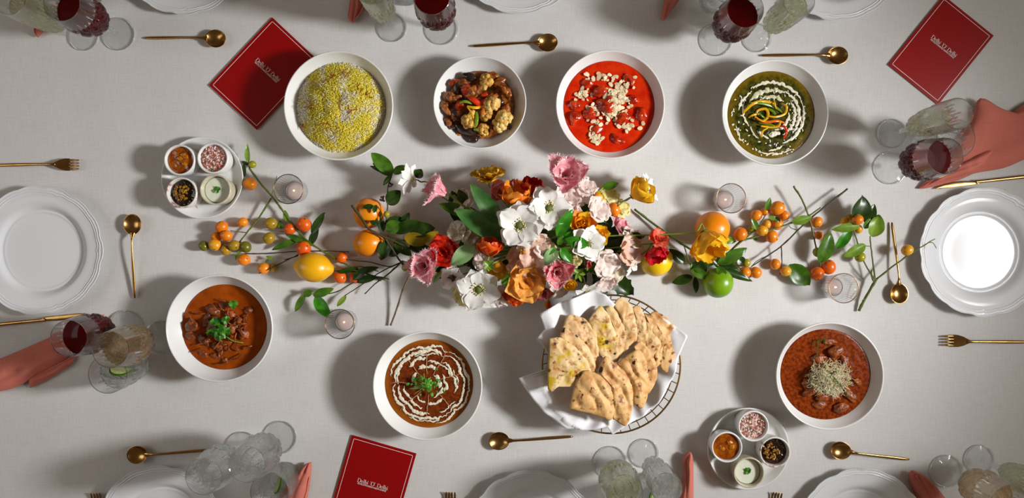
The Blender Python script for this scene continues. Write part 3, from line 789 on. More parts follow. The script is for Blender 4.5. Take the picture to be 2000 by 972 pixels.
bloblist(veg, B2, [(985, 176, .054, 10, 5, -50), (872, 215, .048, 12, 5, -50), (877, 240, .046, 6, 8, 0), (893, 190, .050, 10, 4, 20), (965, 190, .052, 8, 5, 40), (948, 148, .048, 8, 5, 10), (893, 263, .036, 7, 4, 10)], ON, 'onion_piece', .5, 1.6)
floret(veg, B2, 950, 158, .056, 11, CAU, 10, (946, 176)); floret(veg, B2, 960, 205, .060, 14, CAUL, 12); floret(veg, B2, 985, 232, .056, 14, CAUL, 14)
floret(veg, B2, 976, 244, .054, 12, CAUL, 12); floret(veg, B2, 917, 236, .056, 13, CAU, 10, (925, 215)); floret(veg, B2, 950, 225, .054, 11, CAU, 10); floret(veg, B2, 945, 253, .050, 10, CAU, 10)
PEPR = pm('red_pepper', rgb(206, 46, 12), .25, coat=.3); PEPY = pm('yellow_pepper', rgb(226, 166, 20), .25, coat=.3); PEPG = pm('green_pepper', rgb(112, 142, 30), .25, coat=.3)
PEPO = pm('orange_pepper', rgb(216, 100, 16), .25, coat=.3)
for pts, m, w in (([(912, 207), (925, 210), (940, 209), (964, 204)], PEPY, .0032), ([(897, 201), (908, 198), (922, 202)], PEPG, .003), ([(928, 247), (931, 232), (930, 218)], PEPG, .004), ([(916, 190), (925, 195), (938, 203), (948, 196)], PEPR, .006), ([(940, 186), (952, 183)], PEPR, .004), ([(955, 203), (966, 199), (976, 197)], PEPR, .003), ([(941, 226), (945, 212), (950, 208)], PEPO, .003), ([(925, 252), (934, 254)], PEPG, .003), ([(912, 208), (922, 222), (926, 240)], PEPY, .002)):
    obj('pepper_strip', strip([rel(x, y, B2, .066 + .003 * math.sin(i * 2)) for i, (x, y) in enumerate(pts)], w), m, veg)

# red curry -------------------------------------------------------------------
red = thing('red_curry', 'bright red butter curry with meat pieces and almond flakes', 'curry', B3)
Z3 = level_for(S(89.5, .042), K3)
obj('sauce', sauce_disc(S(90.5, Z3), Z3, .0016, 30, 1.0), sauce_mat('red_sauce', rgb(196, 30, 6), rgb(214, 52, 12)), red)
RMEAT = pm('red_meat', rgb(204, 58, 14), .2, col2=rgb(158, 28, 8), scale=70, bump=.4, bscale=200, coat=.4)
bloblist(red, B3, [(1122, 206, Z3, 12, 10, 0), (1124, 230, Z3 + .001, 15, 11, 50), (1146, 163, Z3, 13, 9, 10), (1172, 180, Z3 + .002, 15, 12, 20), (1228, 155, Z3 + .001, 14, 9, -50), (1252, 225, Z3, 12, 14, 10), (1205, 272, Z3, 17, 9, -30), (1165, 255, Z3, 13, 9, 20), (1150, 222, Z3 + .002, 12, 10, 0), (1188, 205, Z3 + .004, 20, 16, 0), (1215, 232, Z3 + .001, 16, 11, 30), (1236, 195, Z3, 11, 9, 0)], RMEAT, 'meat_piece', .5, 1.5, 3, .75)
ALM = pm('almond', rgb(238, 224, 190), .5, col2=rgb(224, 198, 150), scale=240)
fm = []
for k in range(4):
    f = MB(); rr = random.Random(k); n = 7
    pts = [(math.cos(2 * math.pi * i / n) * rr.uniform(.75, 1.0), math.sin(2 * math.pi * i / n) * rr.uniform(.5, .75)) for i in range(n)]
    f.add([(x, y, .09 - .25 * x * x) for x, y in pts] + [(x, y, -.09 - .25 * x * x) for x, y in pts] + [(0, 0, .11), (0, 0, -.07)],
          [(2 * n, i, (i + 1) % n) for i in range(n)] + [(2 * n + 1, n + (i + 1) % n, n + i) for i in range(n)] + [(i, n + i, n + (i + 1) % n, (i + 1) % n) for i in range(n)])
    fm.append(mesh_of('almond_flake', f, ALM, False))
rr = random.Random(11)
cent = [(1200, 196, 20, 24, 110), (1208, 225, 22, 16, 38), (1165, 268, 14, 10, 26), (1178, 148, 30, 9, 20), (1215, 165, 18, 14, 22), (1140, 185, 20, 14, 22), (1165, 228, 22, 26, 26), (1228, 250, 16, 18, 12), (1195, 210, 60, 60, 22)]
for cx, cy, sx, sy, n in cent:
    for i in range(n):
        px = cx + rr.gauss(0, 1) * sx * .6; py = cy + rr.gauss(0, 1) * sy * .6
        if math.hypot(px - 1192, py - 208) > 80: continue
        d = math.hypot((px - 1197) / 26, (py - 200) / 26)
        z = Z3 + .002 + .014 * max(0, 1 - d) + rr.uniform(0, .003)
        o = obj('almond_flake', fm[rr.randrange(4)], None, red); o.location = rel(px, py, B3, z); s_ = S(rr.uniform(2.6, 6.4), z); o.scale = (s_ * 1.12, s_ * 1.12, s_ * .5)
        o.rotation_euler = (rr.uniform(-.35, .35), rr.uniform(-.35, .35), rr.random() * 6.28)

# spinach curry ----------------------------------------------------------------
saag = thing('spinach_curry', 'dark green spinach curry with cream swirls and pepper ribbons', 'curry', B4)
Z4 = level_for(S(85.5, .040), K4)
def two_zone(name, c_in, c_in2, c_out, r0, r1, scale=120, rough=.15):
    m = pm(name, c_in, rough, bump=.25, bscale=420, coat=0, spec=.3); nt = m.node_tree; N = nt.nodes; L = nt.links; b = N['Principled BSDF']
    tc = N.new('ShaderNodeTexCoord'); n = N.new('ShaderNodeTexNoise'); n.inputs['Scale'].default_value = scale; n.inputs['Detail'].default_value = 6; L.new(tc.outputs['Object'], n.inputs['Vector'])
    r = N.new('ShaderNodeValToRGB'); r.color_ramp.elements[0].position = .4; r.color_ramp.elements[1].position = .62; r.color_ramp.elements[0].color = c_in; r.color_ramp.elements[1].color = c_in2
    L.new(n.outputs['Fac'], r.inputs['Fac'])
    mp = N.new('ShaderNodeMapping'); mp.inputs['Scale'].default_value = (1, 1, 0); L.new(tc.outputs['Object'], mp.inputs['Vector'])
    ln = N.new('ShaderNodeVectorMath'); ln.operation = 'LENGTH'; L.new(mp.outputs['Vector'], ln.inputs[0])
    n2 = N.new('ShaderNodeTexNoise'); n2.inputs['Scale'].default_value = 30; L.new(tc.outputs['Object'], n2.inputs['Vector'])
    ad = N.new('ShaderNodeMath'); ad.operation = 'MULTIPLY_ADD'; ad.inputs[1].default_value = .02; L.new(n2.outputs['Fac'], ad.inputs[0]); L.new(ln.outputs['Value'], ad.inputs[2])
    mr = N.new('ShaderNodeMapRange'); mr.inputs['From Min'].default_value = r0; mr.inputs['From Max'].default_value = r1; L.new(ad.outputs[0], mr.inputs['Value'])
    mx = N.new('ShaderNodeMix'); mx.data_type = 'RGBA'; L.new(mr.outputs['Result'], mx.inputs[0]); L.new(r.outputs['Color'], mx.inputs[6]); mx.inputs[7].default_value = c_out
    L.new(mx.outputs[2], b.inputs['Base Color']); return m
CREAM = pm('cream', rgb(228, 220, 196), .3, sss=.1)
CREAMG = pm('cream_green', rgb(202, 200, 166), .3)
obj('sauce', sauce_disc(S(86.5, Z4), Z4, .0012, 60, 4.0), two_zone('spinach_sauce', rgb(36, 40, 10), rgb(84, 80, 20), rgb(124, 94, 10), .084, .106), saag)
def ribbon(base, pts, ws, z, name, m, root, jit=.0):
    p = sm([rel(x, y, base, z) for x, y in pts], 6); n = len(p)
    w = [S(interp(i / (n - 1), [k / (len(ws) - 1) for k in range(len(ws))], ws), z) * (1 + jit * nz(q.x * 160, q.y * 160, 2)) for i, q in enumerate(p)]
    if jit: p = [q + Vector((.0035 * jit * nz(q.x * 190, q.y * 190, 7), .0035 * jit * nz(q.x * 190, q.y * 190, 9), 0)) for q in p]
    return obj(name, MB().tube(p, w, 8, .22, up=(0, 0, 1)), m, root)
cx4, cy4 = 1507, 226
for (r0, r1, a0, a1, w) in ((64, 66, 25, 128, 3.2), (58, 63, -70, 28, 3.0), (50, 50, 60, 150, 4.6), (52, 54, -40, 62, 3.6), (42, 46, -60, 40, 3.0), (36, 38, 50, 120, 3.4), (68, 62, -95, -68, 2.2), (61, 64, 128, 170, 2.2), (66, 50, -28, 5, 1.6), (28, 34, -80, 10, 3.0), (60, 48, 150, 205, 2.2), (45, 52, 205, 240, 2.0), (75, 74, -60, -110, 1.8), (70, 76, 195, 225, 2.0), (40, 44, 225, 262, 3.4), (36, 36, -100, -62, 5)):
    n = 9; pts = [(cx4 + (r0 + (r1 - r0) * i / n) * math.cos(math.radians(a0 + (a1 - a0) * i / n)) * 1.02, cy4 - (r0 + (r1 - r0) * i / n) * math.sin(math.radians(a0 + (a1 - a0) * i / n))) for i in range(n + 1)]
    ribbon(B4, pts, [.6, w * .8, w, w, w * .8, .5], Z4 + .0012, 'cream_swirl', CREAM if a1 % 3 else CREAMG, saag, .9)
rr = random.Random(5)
for i in range(46):
    a = rr.uniform(150, 300); r_ = rr.uniform(56, 82); px = 1510 + r_ * math.cos(math.radians(a)); py = 224 - r_ * math.sin(math.radians(a)); a2 = rr.random() * 6.28
    obj('cream_fleck', MB().ico(rel(px, py, B4, Z4 + .0008), (S(rr.uniform(1.5, 3.2)), S(1.3), .0007), 2, .6, 2, i, Quaternion((0, 0, 1), a2).to_matrix()), CREAM, saag)
for i in range(60):
    a = rr.uniform(-100, 130); r_ = rr.uniform(30, 66); px = 1510 + r_ * math.cos(math.radians(a)); py = 226 - r_ * math.sin(math.radians(a)); a2 = rr.random() * 6.28
    obj('cream_fleck', MB().ico(rel(px, py, B4, Z4 + .0010), (S(rr.uniform(1.2, 3.0)), S(1.1), .0006), 2, .6, 2, i, Quaternion((0, 0, 1), a2).to_matrix()), CREAM, saag)
for pts, m, w in (([(1450, 222), (1470, 203), (1492, 198), (1515, 203)], PEPY, .0034), ([(1466, 201), (1490, 202), (1515, 210), (1532, 222)], PEPG, .0034), ([(1475, 230), (1480, 216), (1496, 213), (1500, 226), (1490, 236), (1476, 228)], PEPY, .003), ([(1498, 226), (1515, 228), (1533, 222), (1536, 208), (1526, 202)], PEPY, .0026), ([(1478, 232), (1496, 238), (1518, 236), (1533, 240)], PEPO, .003), ([(1486, 246), (1506, 248), (1520, 246), (1524, 236)], PEPY, .003), ([(1520, 246), (1533, 248), (1536, 260), (1530, 270)], PEPR, .0026), ([(1482, 239), (1500, 242), (1512, 246)], PEPG, .003), ([(1500, 212), (1510, 218), (1514, 224)], PEPG, .003), ([(1462, 230), (1472, 224), (1484, 222)], PEPY, .0024), ([(1488, 268), (1490, 256), (1500, 250)], PEPY, .0022), ([(1480, 218), (1488, 226), (1496, 232)], PEPG, .002), ([(1512, 196), (1514, 204), (1516, 212)], PEPY, .002)):
    obj('pepper_ribbon', strip([rel(x, y, B4, Z4 + .007 + .005 * math.sin(i * 1.7 + x)) for i, (x, y) in enumerate(pts)], w, .35), m, saag)

# left brown curry ------------------------------------------------------------------
def parsley(mb, c, size, rot, seed, tilt=.3):
    """One jagged parsley leaf: three deeply notched lobes, cupped."""
    rr = random.Random(seed); n = 34; pts = []
    for i in range(n):
        a = 2 * math.pi * i / n
        lob = .62 + .30 * abs(math.cos(1.5 * (a))) ** .7
        r_ = lob * (1.0 if i % 2 else .80) * rr.uniform(.92, 1.05)
        pts.append((r_ * math.cos(a), r_ * math.sin(a)))
    q = Quaternion((0, 0, 1), rot) @ Quaternion((0, 1, 0), tilt)
    vs = [q @ Vector((0, 0, 0)) * size + c]
    for k, s_ in ((1, .5), (2, 1.0)):
        for i, (x, y) in enumerate(pts): vs.append(q @ Vector((x * s_, y * s_, (.10 * k * math.sin(3 * math.atan2(y, x) + seed) + .12 * s_ * s_ * (1 if i % 4 < 2 else .2)))) * size + c)
    fs = [(0, 1 + i, 1 + (i + 1) % n) for i in range(n)] + [(1 + i, 1 + n + i, 1 + n + (i + 1) % n, 1 + (i + 1) % n) for i in range(n)]
    return mb.add(vs, fs)
lamb = thing('brown_meat_curry', 'orange-brown curry with shredded meat and a parsley sprig', 'curry', B5)
Z5 = level_for(S(83.5, .038), K5)
obj('sauce', sauce_disc(S(84.5, Z5), Z5, .0012, 26, 6.0), sauce_mat('brown_sauce', rgb(140, 58, 8), rgb(164, 76, 14), scale=40), lamb)
MEAT = pm('braised_meat', rgb(132, 68, 30), .36, col2=rgb(84, 36, 12), scale=90, bump=.7, bscale=240, coat=.1)
MEAT2 = pm('shredded_meat', rgb(164, 84, 30), .36, col2=rgb(108, 46, 12), scale=110, bump=.7, bscale=300, coat=.1)
bloblist(lamb, B5, [(374, 637, Z5 + .003, 12, 13, 0), (417, 606, Z5 + .003, 9, 14, 60), (404, 625, Z5 + .001, 8, 15, -20), (372, 655, Z5, 9, 8, 0), (398, 664, Z5 + .001, 14, 8, -50), (440, 596, Z5, 12, 6, 10), (425, 640, Z5 + .003, 20, 18, 0)], MEAT, 'meat_piece', .5, 1.4)
bloblist(lamb, B5, [(486, 606, Z5 + .001, 9, 7, 20), (465, 628, Z5 + .003, 12, 8, 50), (474, 650, Z5 + .003, 9, 15, 25), (450, 614, Z5 + .002, 10, 8, 0), (425, 676, Z5 + .003, 12, 8, -30), (440, 670, Z5 + .002, 13, 7, 10), (420, 694, Z5, 10, 6, -10), (441, 702, Z5, 7, 5, 0), (455, 640, Z5 + .003, 10, 12, 0), (398, 690, Z5 - .001, 12, 6, -30)], MEAT2, 'shredded_meat', .6, 1.7)
rr = random.Random(3)
for i in range(46):
    px = rr.gauss(435, 34); py = rr.gauss(652, 28); a = rr.random() * 6.28; L = rr.uniform(6, 14)
    if math.hypot(px - 432, py - 644) > 66: continue
    p0 = rel(px - L * math.cos(a), py - L * math.sin(a), B5, Z5 + .006); p1 = rel(px + L * math.cos(a), py + L * math.sin(a), B5, Z5 + .006); pm_ = (p0 + p1) / 2 + Vector((rr.uniform(-.003, .003), rr.uniform(-.003, .003), .004))
    obj('meat_fibre', MB().tube(sm([p0, pm_, p1], 4), [.0006] + [rr.uniform(.0010, .002)] * 7 + [.0006], 6), MEAT2 if rr.random() < .6 else MEAT, lamb)
PARS = pm('parsley', rgb(44, 104, 18), .4, col2=rgb(74, 136, 28), scale=120)
for i, (px, py, r_, rot) in enumerate(((456, 594, 11, .6), (428, 632, 17, 2.4), (418, 648, 16, 3.4), (438, 648, 16, .2), (420, 628, 12, 1.6), (441, 625, 10, .9), (428, 656, 12, 4.2))):
    obj('parsley_leaf', parsley(MB(), rel(px, py, B5, Z5 + .014 + .002 * i), S(r_, .05), rot, i, .25), PARS, lamb)
obj('parsley_stem', MB().tube(sm([rel(430, 645, B5, Z5 + .014), rel(452, 664, B5, Z5 + .010), rel(475, 669, B5, Z5 + .006)], 5), .0011, 6), pm('parsley_stem', rgb(120, 160, 60), .4), lamb)

# lentils --------------------------------------------------------------------------
dal = thing('lentil_dal', 'brown lentil stew with a white cream web and green cress', 'curry', B6)
Z6 = level_for(S(86.5, .040), K6)
obj('sauce', sauce_disc(S(88, Z6), Z6, .0008, 90, 2.0), two_zone('dal_sauce', rgb(96, 38, 12), rgb(126, 56, 20), rgb(158, 88, 22), .086, .104, 150), dal)
cx6, cy6 = 837, 750
rr = random.Random(21)
spokes = [20, 62, 96, 132, 178, 222, 268, 316]
def web_ring(R_, w, a0, a1, jit):
    pts = []
    for i in range(int((a1 - a0) / 6) + 1):
        a = a0 + i * 6; near = min(abs(((a - s + 180) % 360) - 180) for s in spokes)
        r_ = R_ * (1 - .06 * math.exp(-(near / 7.0) ** 2)) + jit * nz(a * .05, R_, 1)
        pts.append((cx6 + r_ * math.cos(math.radians(a)) * 1.0, cy6 - r_ * math.sin(math.radians(a)) * .98))
    return ribbon(B6, pts, [.4, w, w * 1.1, w * .7, w * 1.1, w, .4], Z6 + .0013, 'cream_web', CREAM, dal, .9)
for R_, w, a0, a1 in ((77, 2.6, 60, 172), (79, 2.8, -80, 60), (68, 4.0, 58, 178), (70, 2.6, -60, 60), (70, 3.2, 180, 300), (60, 4.0, 182, 275), (62, 2.0, 150, 182), (54, 3.6, 95, 140), (53, 3.0, -20, 60), (47, 2.4, 20, 95), (48, 2.6, 185, 262), (36, 4.0, 60, 130), (34, 3.4, -30, 40), (40, 3.0, 265, 320), (33, 3.0, 135, 178), (28, 4.2, 290, 350), (22, 4.6, -20, 60), (62, 1.6, 70, 120), (75, 1.8, 240, 290), (62, 1.6, 290, 330), (36, 2.2, 225, 262), (57, 1.8, 0, 30)):
    web_ring(R_, w * .78, a0, a1, 3.5)
for s in spokes:
    pts = [(cx6 + r_ * math.cos(math.radians(s + 2 * math.sin(r_))), cy6 - r_ * math.sin(math.radians(s + 2 * math.sin(r_)))) for r_ in (20, 34, 48, 62, 76)]
    ribbon(B6, pts, [.5, .9, 1.0, .8, .3], Z6 + .0016, 'web_spoke', pm('cream_brown', rgb(176, 130, 92), .3), dal, .3)
CRESS = pm('cress', rgb(92, 158, 40), .45, col2=rgb(60, 118, 24), scale=90)
for i in range(62):
    a = rr.random() * 6.28; d = abs(rr.gauss(0, 1)) * 14; px = 836 + d * math.cos(a) * 1.1 - 4; py = 750 + d * math.sin(a) * .8
    z = Z6 + .010 + .014 * math.exp(-(d / 16) ** 2) + rr.uniform(0, .004); c = rel(px, py, B6, z)
    q = (Quaternion((0, 0, 1), rr.random() * 6.28) @ Quaternion((1, 0, 0), rr.uniform(-.6, .6))).to_matrix(); s_ = S(rr.uniform(2.4, 4.4))
    obj('cress_leaf', MB().ico(c, (s_, s_ * .72, s_ * .18), 2, .25, 2, i, q), CRESS, dal)
for i in range(26):
    a = rr.uniform(2.6, 4.3) if i < 16 else rr.random() * 6.28; c0 = rel(832, 752, B6, Z6 + .006); L = rr.uniform(16, 34)
    c1 = rel(832 + L * math.cos(a), 752 + L * math.sin(a) * .7, B6, Z6 + .004 + rr.uniform(0, .006)); mid = (c0 + c1) / 2 + Vector((0, 0, .006))
    obj('cress_stem', MB().tube(sm([c0, mid, c1], 3), .0006, 5), pm('cress_stem', rgb(150, 186, 84), .45), dal)

# right meat curry with sprouts ---------------------------------------------------------
goat = thing('sprout_topped_curry', 'speckled red-brown meat curry topped with pale sprouts and dill', 'curry', B7)
Z7 = level_for(S(88.5, .042), K7)
obj('sauce', sauce_disc(S(90, Z7), Z7, .0007, 90, 8.0), sauce_mat('speckled_sauce', rgb(96, 34, 9), rgb(140, 58, 16), scale=150, lo=.38, hi=.62), goat)
bloblist(goat, B7, [(1632, 688, Z7 + .004, 16, 13, 20), (1650, 703, Z7 + .003, 7, 12, 20), (1600, 700, Z7 + .002, 14, 10, 0), (1575, 748, Z7 + .001, 9, 10, 0), (1585, 762, Z7 + .004, 17, 11, 30), (1606, 775, Z7 + .004, 14, 10, -10), (1600, 790, Z7 + .001, 14, 8, 0), (1643, 795, Z7 + .003, 15, 9, 25), (1625, 770, Z7 + .003, 13, 10, 0), (1660, 772, Z7 + .002, 16, 9, -40), (1615, 735, Z7 + .006, 26, 22, 0), (1672, 745, Z7, 10, 8, 0), (1620, 668, Z7 + .001, 13, 6, 0)], MEAT2, 'meat_piece', .5, 1.5)
SPR = pm('sprouts', rgb(236, 232, 198), .5, col2=rgb(222, 214, 164), scale=60, sss=.2)
mb = MB(); rr = random.Random(9)
for i in range(640):
    d = math.sqrt(rr.random()); a = rr.random() * 6.28; c = rel(1620 + 38 * d * math.cos(a), 738 + 33 * d * math.sin(a), B7, Z7 + .010 + .024 * (1 - d * d) + rr.uniform(-.004, .004))
    pts = []; dirv = Vector((rr.uniform(-1, 1), rr.uniform(-1, 1), rr.uniform(-.35, .35))).normalized(); k = Vector((rr.uniform(-1, 1), rr.uniform(-1, 1), rr.uniform(-.6, .6)))
    p = c.copy()
    for j in range(9):
        pts.append(p.copy()); p = p + dirv * .0020; dirv = (dirv + k * .42).normalized()
    mb.tube(pts, .00036, 4)
tag(obj('sprout_nest', mb, SPR, goat), 'tangled pale green sprouts', kind='stuff')
DILL = pm('dill', rgb(66, 96, 28), .5)
def dill(root, base, pts, z, n, seed, L=6):
    rr = random.Random(seed); p = sm([rel(x, y, base, z + .003 * i) for i, (x, y) in enumerate(pts)], 6); mb = MB(); mb.tube(p, .0006, 5)
    for i in range(n):
        q = p[int(i / n * (len(p) - 1))]; a = rr.random() * 6.28
        e = q + Vector((math.cos(a), math.sin(a), .3)) * S(L * rr.uniform(.5, 1)); mb.tube([q, (q + e) / 2 + Vector((0, 0, .0008)), e], [.0005, .0005, .0002], 4)
    obj('dill_sprig', mb, DILL, root)
dill(goat, B7, [(1588, 670), (1600, 665), (1610, 660)], Z7 + .006, 14, 1); dill(goat, B7, [(1597, 696), (1596, 682), (1603, 668)], Z7 + .006, 18, 2)
dill(goat, B7, [(1612, 658), (1610, 668), (1614, 676)], Z7 + .008, 14, 4); dill(goat, B7, [(1622, 728), (1634, 744), (1646, 758)], Z7 + .034, 40, 3, 7); dill(goat, B7, [(1652, 765), (1654, 774)], Z7 + .014, 10, 6)

# ------------------------------------------------------------------ sauce trays and ramekins
TRAY = mesh_of('tray_dish', MB().lathe([(0, .002), (.062, .001), (.066, 0), (.069, .001), (.078, .008), (.0868, .0185), (.0878, .0203), (.0868, .0213), (.0848, .0205), (.0762, .0095), (.0700, .0062), (.0640, .0055), (.060, .0056), (0, .0056)], 96), STONE)
def ram_mesh(m, glassy=False):
    return mesh_of('ramekin_cup', MB().lathe([(0, .0012), (.024, .0006), (.0262, 0), (.0278, .001), (.0300, .012), (.0318, .030), (.0325, .0405), (.0322, .0424), (.0306, .0430), (.0290, .0422), (.0284, .038), (.0270, .022), (.0250, .0090), (.020, .0062), (0, .006)], 64), m)
RAMW = ram_mesh(STONE)
RAMP = ram_mesh(pm('printed_stoneware', rgb(222, 218, 210), .25, col2=rgb(170, 120, 112), scale=90, lo=.56, hi=.68))
RAMG = ram_mesh(pm('sand_glazed_stoneware', rgb(186, 176, 150), .2, col2=rgb(204, 198, 180), scale=50))
def tray(px, py, label, paper_rot, papers):
    p = P(px, py, .021); b = Vector((p.x, p.y, 0)); root = thing('sauce_tray', label, 'plate', b, None, 'round trays of ramekins')
    obj('dish', TRAY, None, root)
    q = MB(); s_ = .047
    def pp(u, v): 
        x = (u - .5) * 2 * s_; y = (v - .5) * 2 * s_; return (x, y, .0066 + .0012 * abs(nz(x * 40, y * 40, px)))
    q.grid(16, 16, pp); q.grid(16, 16, lambda u, v: (lambda t: (t[0], t[1], t[2] - .0004))(pp(u, v)), True); q.xf(Matrix.Rotation(math.radians(paper_rot), 4, 'Z'))
    obj('paper_liner', q, pm('liner_paper', rgb(222, 222, 222), .7), root)
tray(394.5, 347, 'white round tray of four ramekins at upper left', 32, 0); tray(1462, 876, 'white round tray of four ramekins at lower right', 0, 0)
CHUT = pm('mango_chutney', rgb(126, 54, 4), .1, col2=rgb(164, 86, 8), scale=70, coat=.5, bump=.3, bscale=120)
def ramekin(px, py, kind, where, paper=None):
    z0 = .0068; zt = z0 + .043; p = P(px, py, zt); b = Vector((p.x, p.y, z0))
    nm = {'chutney': 'white ramekin of amber chutney', 'onion': 'white ramekin of diced onion and tomato', 'pickle': 'printed ramekin of dark lime pickle', 'raita': 'sand glazed ramekin of white raita'}[kind]
    r_ = obj('ramekin', {'chutney': RAMW, 'onion': RAMW, 'pickle': RAMP, 'raita': RAMG}[kind], None); r_.location = b; tag(r_, nm + ' on the ' + where, 'ramekin', 'small sauce ramekins')
    rr = random.Random(int(px)); t = None
    if kind == 'chutney':
        t = thing('chutney', 'amber mango chutney in its ramekin on the ' + where, 'sauce', b); obj('sauce', sauce_disc(.0281, .036, .0012, 70, px), CHUT, t)
        for i in range(4): obj('mango_piece', chunk((.006, .0045, .003), (rr.uniform(-.012, .014), rr.uniform(-.012, .012), .0362), i, .4), pm('mango_piece', rgb(176, 104, 10), .15, coat=.5), t)
    elif kind == 'raita':
        t = thing('raita', 'white yoghurt raita with a mint leaf on the ' + where, 'sauce', b); obj('yoghurt', sauce_disc(.0272, .031, .0004, 60, px), pm('yoghurt', rgb(224, 228, 208), .25, sss=.1), t)
        obj('mint_leaf', parsley(MB(), Vector((0, .001, .0330)), .0095, .4 if px < 1000 else 2.9, 4, .05), PARS, t)
    elif kind == 'onion':
        t = thing('onion_salad', 'diced onion and tomato salad in its ramekin on the ' + where, 'salad', b); obj('salad_bed', sauce_disc(.0283, .034, .003, 120, px), pm('onion_bed', rgb(196, 128, 108), .4, col2=rgb(226, 206, 196), scale=260), t)
        cs = [pm('onion_dice', rgb(230, 216, 210), .5), pm('tomato_dice', rgb(210, 112, 84), .45, col2=rgb(190, 74, 50), scale=100), pm('pink_onion_dice', rgb(222, 178, 172), .35), pm('coriander_dice', rgb(74, 110, 40), .5)]
        for i in range(130):
            a = rr.random() * 6.28; d = .025 * math.sqrt(rr.random()); c = Vector((d * math.cos(a), d * math.sin(a), .0365 + .004 * (1 - (d / .025) ** 2) + rr.uniform(-.001, .001)))
            m_ = MB(); s_ = rr.uniform(.0010, .0021); m_.box(-s_, s_, -s_ * .7, s_ * .7, -s_ * .5, s_ * .5)
            m_.xf(Matrix.Translation(c) @ Quaternion((rr.random(), rr.random(), rr.random(), rr.random())).normalized().to_matrix().to_4x4())
            k = 0 if rr.random() < .48 else (1 if rr.random() < .5 else (2 if rr.random() < .8 else 3)); obj(['onion_dice', 'tomato_dice', 'onion_dice', 'herb_fleck'][k], m_, cs[k], t, smooth=False)
    else:
        t = thing('lime_pickle', 'dark lime pickle in its printed ramekin on the ' + where, 'sauce', b); obj('pickle_base', sauce_disc(.0276, .0325, .002, 90, px), pm('pickle_dark', rgb(48, 26, 8), .2, col2=rgb(28, 14, 6), scale=90, coat=.4), t)
        for i in range(34):
            a = rr.random() * 6.28; d = .017 * math.sqrt(rr.random()); c = Vector((d * math.cos(a) - .003, d * math.sin(a), .0345 + rr.uniform(0, .006) * (1 - d / .02)))
            obj('pickle_piece', chunk((rr.uniform(.002, .0045), .0028, .002), c, i, .6, 1.8, 2, rr.random() * 6), pm('pickle_bits', rgb(162, 112, 10), .3, col2=rgb(116, 70, 6), scale=160, coat=.3), t)
TL, TR = 'upper left tray', 'lower right tray'
ramekin(350, 312, 'chutney', TL); ramekin(415, 308.5, 'onion', TL); ramekin(354, 376, 'pickle', TL); ramekin(420, 370, 'raita', TL)
ramekin(1420, 873, 'chutney', TR); ramekin(1472, 832, 'onion', TR); ramekin(1514, 883, 'pickle', TR); ramekin(1463, 923, 'raita', TR)
# ------------------------------------------------------------------ bread basket
BCX, BCY, BZ = 1194, 711, .055
bc = P(BCX, BCY, BZ); BASE = Vector((bc.x, bc.y, 0))
bask = thing('bread_basket', 'round gold wire basket holding flatbreads', 'basket', BASE)
RB = S(135, BZ)
def ring(r, z, w): return MB().tube([(r * math.cos(2 * math.pi * k / 80), r * math.sin(2 * math.pi * k / 80), z) for k in range(80)], w, 8, closed=True)
obj('rim', ring(RB, BZ, .0019), WIRE, bask); obj('lower_ring', ring(RB * .925, BZ - .014, .0012), WIRE, bask); obj('base_ring', ring(.098, .0018, .0016), WIRE, bask)
for k in range(44):
    a = 2 * math.pi * k / 44; c, s_ = math.cos(a), math.sin(a)
    pts = sm([(RB * c, RB * s_, BZ), (RB * .925 * c, RB * .925 * s_, BZ - .0145), (.118 * c, .118 * s_, .016), (.098 * c, .098 * s_, .0022)], 4)
    obj('wire', MB().tube(pts, .0011, 5), WIRE, bask)
for k in range(7):
    y = (-3 + k) * .028; x = math.sqrt(.098 ** 2 - y * y); obj('base_wire', MB().tube([(-x, y, .0020), (x, y, .0020)], .0010, 5), WIRE, bask)
# white cloth in the basket
edge_px = [(1160, 566, .080), (1183, 575, .082), (1198, 592, .074), (1235, 606, .046), (1290, 618, .046), (1325, 640, .060), (1342, 655, .072), (1326, 695, .062), (1314, 740, .060), (1284, 788, .058), (1255, 812, .058), (1222, 828, .058), (1196, 848, .062), (1186, 832, .060), (1150, 838, .060), (1105, 836, .060), (1062, 805, .061), (1030, 765, .061), (1012, 736, .056), (1050, 726, .060), (1068, 716, .048), (1070, 690, .048), (1062, 676, .056), (1048, 662, .068), (1064, 642, .072), (1053, 612, .076), (1090, 592, .078), (1130, 578, .082)]
ec = (1188, 712)
ang = sorted([(math.atan2(-(y - ec[1]), x - ec[0]) % (2 * math.pi), P(x, y, z)) for x, y, z in edge_px], key=lambda q: q[0])
aa = [q[0] - 2 * math.pi for q in ang[-2:]] + [q[0] for q in ang] + [q[0] + 2 * math.pi for q in ang[:2]]
pp_ = [q[1] for q in ang[-2:]] + [q[1] for q in ang] + [q[1] for q in ang[:2]]
cc_ = P(*ec, .012)
nth, nr = 220, 34
def cloth_pt(i, k):
    t = 2 * math.pi * i / nth; e = Vector((interp(t, aa, [p.x for p in pp_]), interp(t, aa, [p.y for p in pp_]), interp(t, aa, [p.z for p in pp_])))
    s_ = k / nr; p = cc_.lerp(e, s_)
    r_ = math.hypot(p.x - BASE.x, p.y - BASE.y)
    wall = interp(r_, [0, .085, .108, .125, .138, .150, .17, .22], [.012, .012, .024, .044, .060, .066, .064, .050])
    z = wall if s_ < .55 else wall * (1 - (s_ - .55) / .45) + e.z * ((s_ - .55) / .45)
    z = max(z, wall if r_ < RB * 1.04 else 0)
    z += (.007 * nz(p.x * 26, p.y * 26, 5) + .004 * math.sin(5 * t * 3 + 9 * s_ + 3 * nz(p.x * 14, p.y * 14))) * min(1, s_ * 1.3) * (.4 + .6 * (s_ > .5)) + .0035
    return (p.x, p.y, max(z, .004))
mb = MB(); vs = []; fs = []
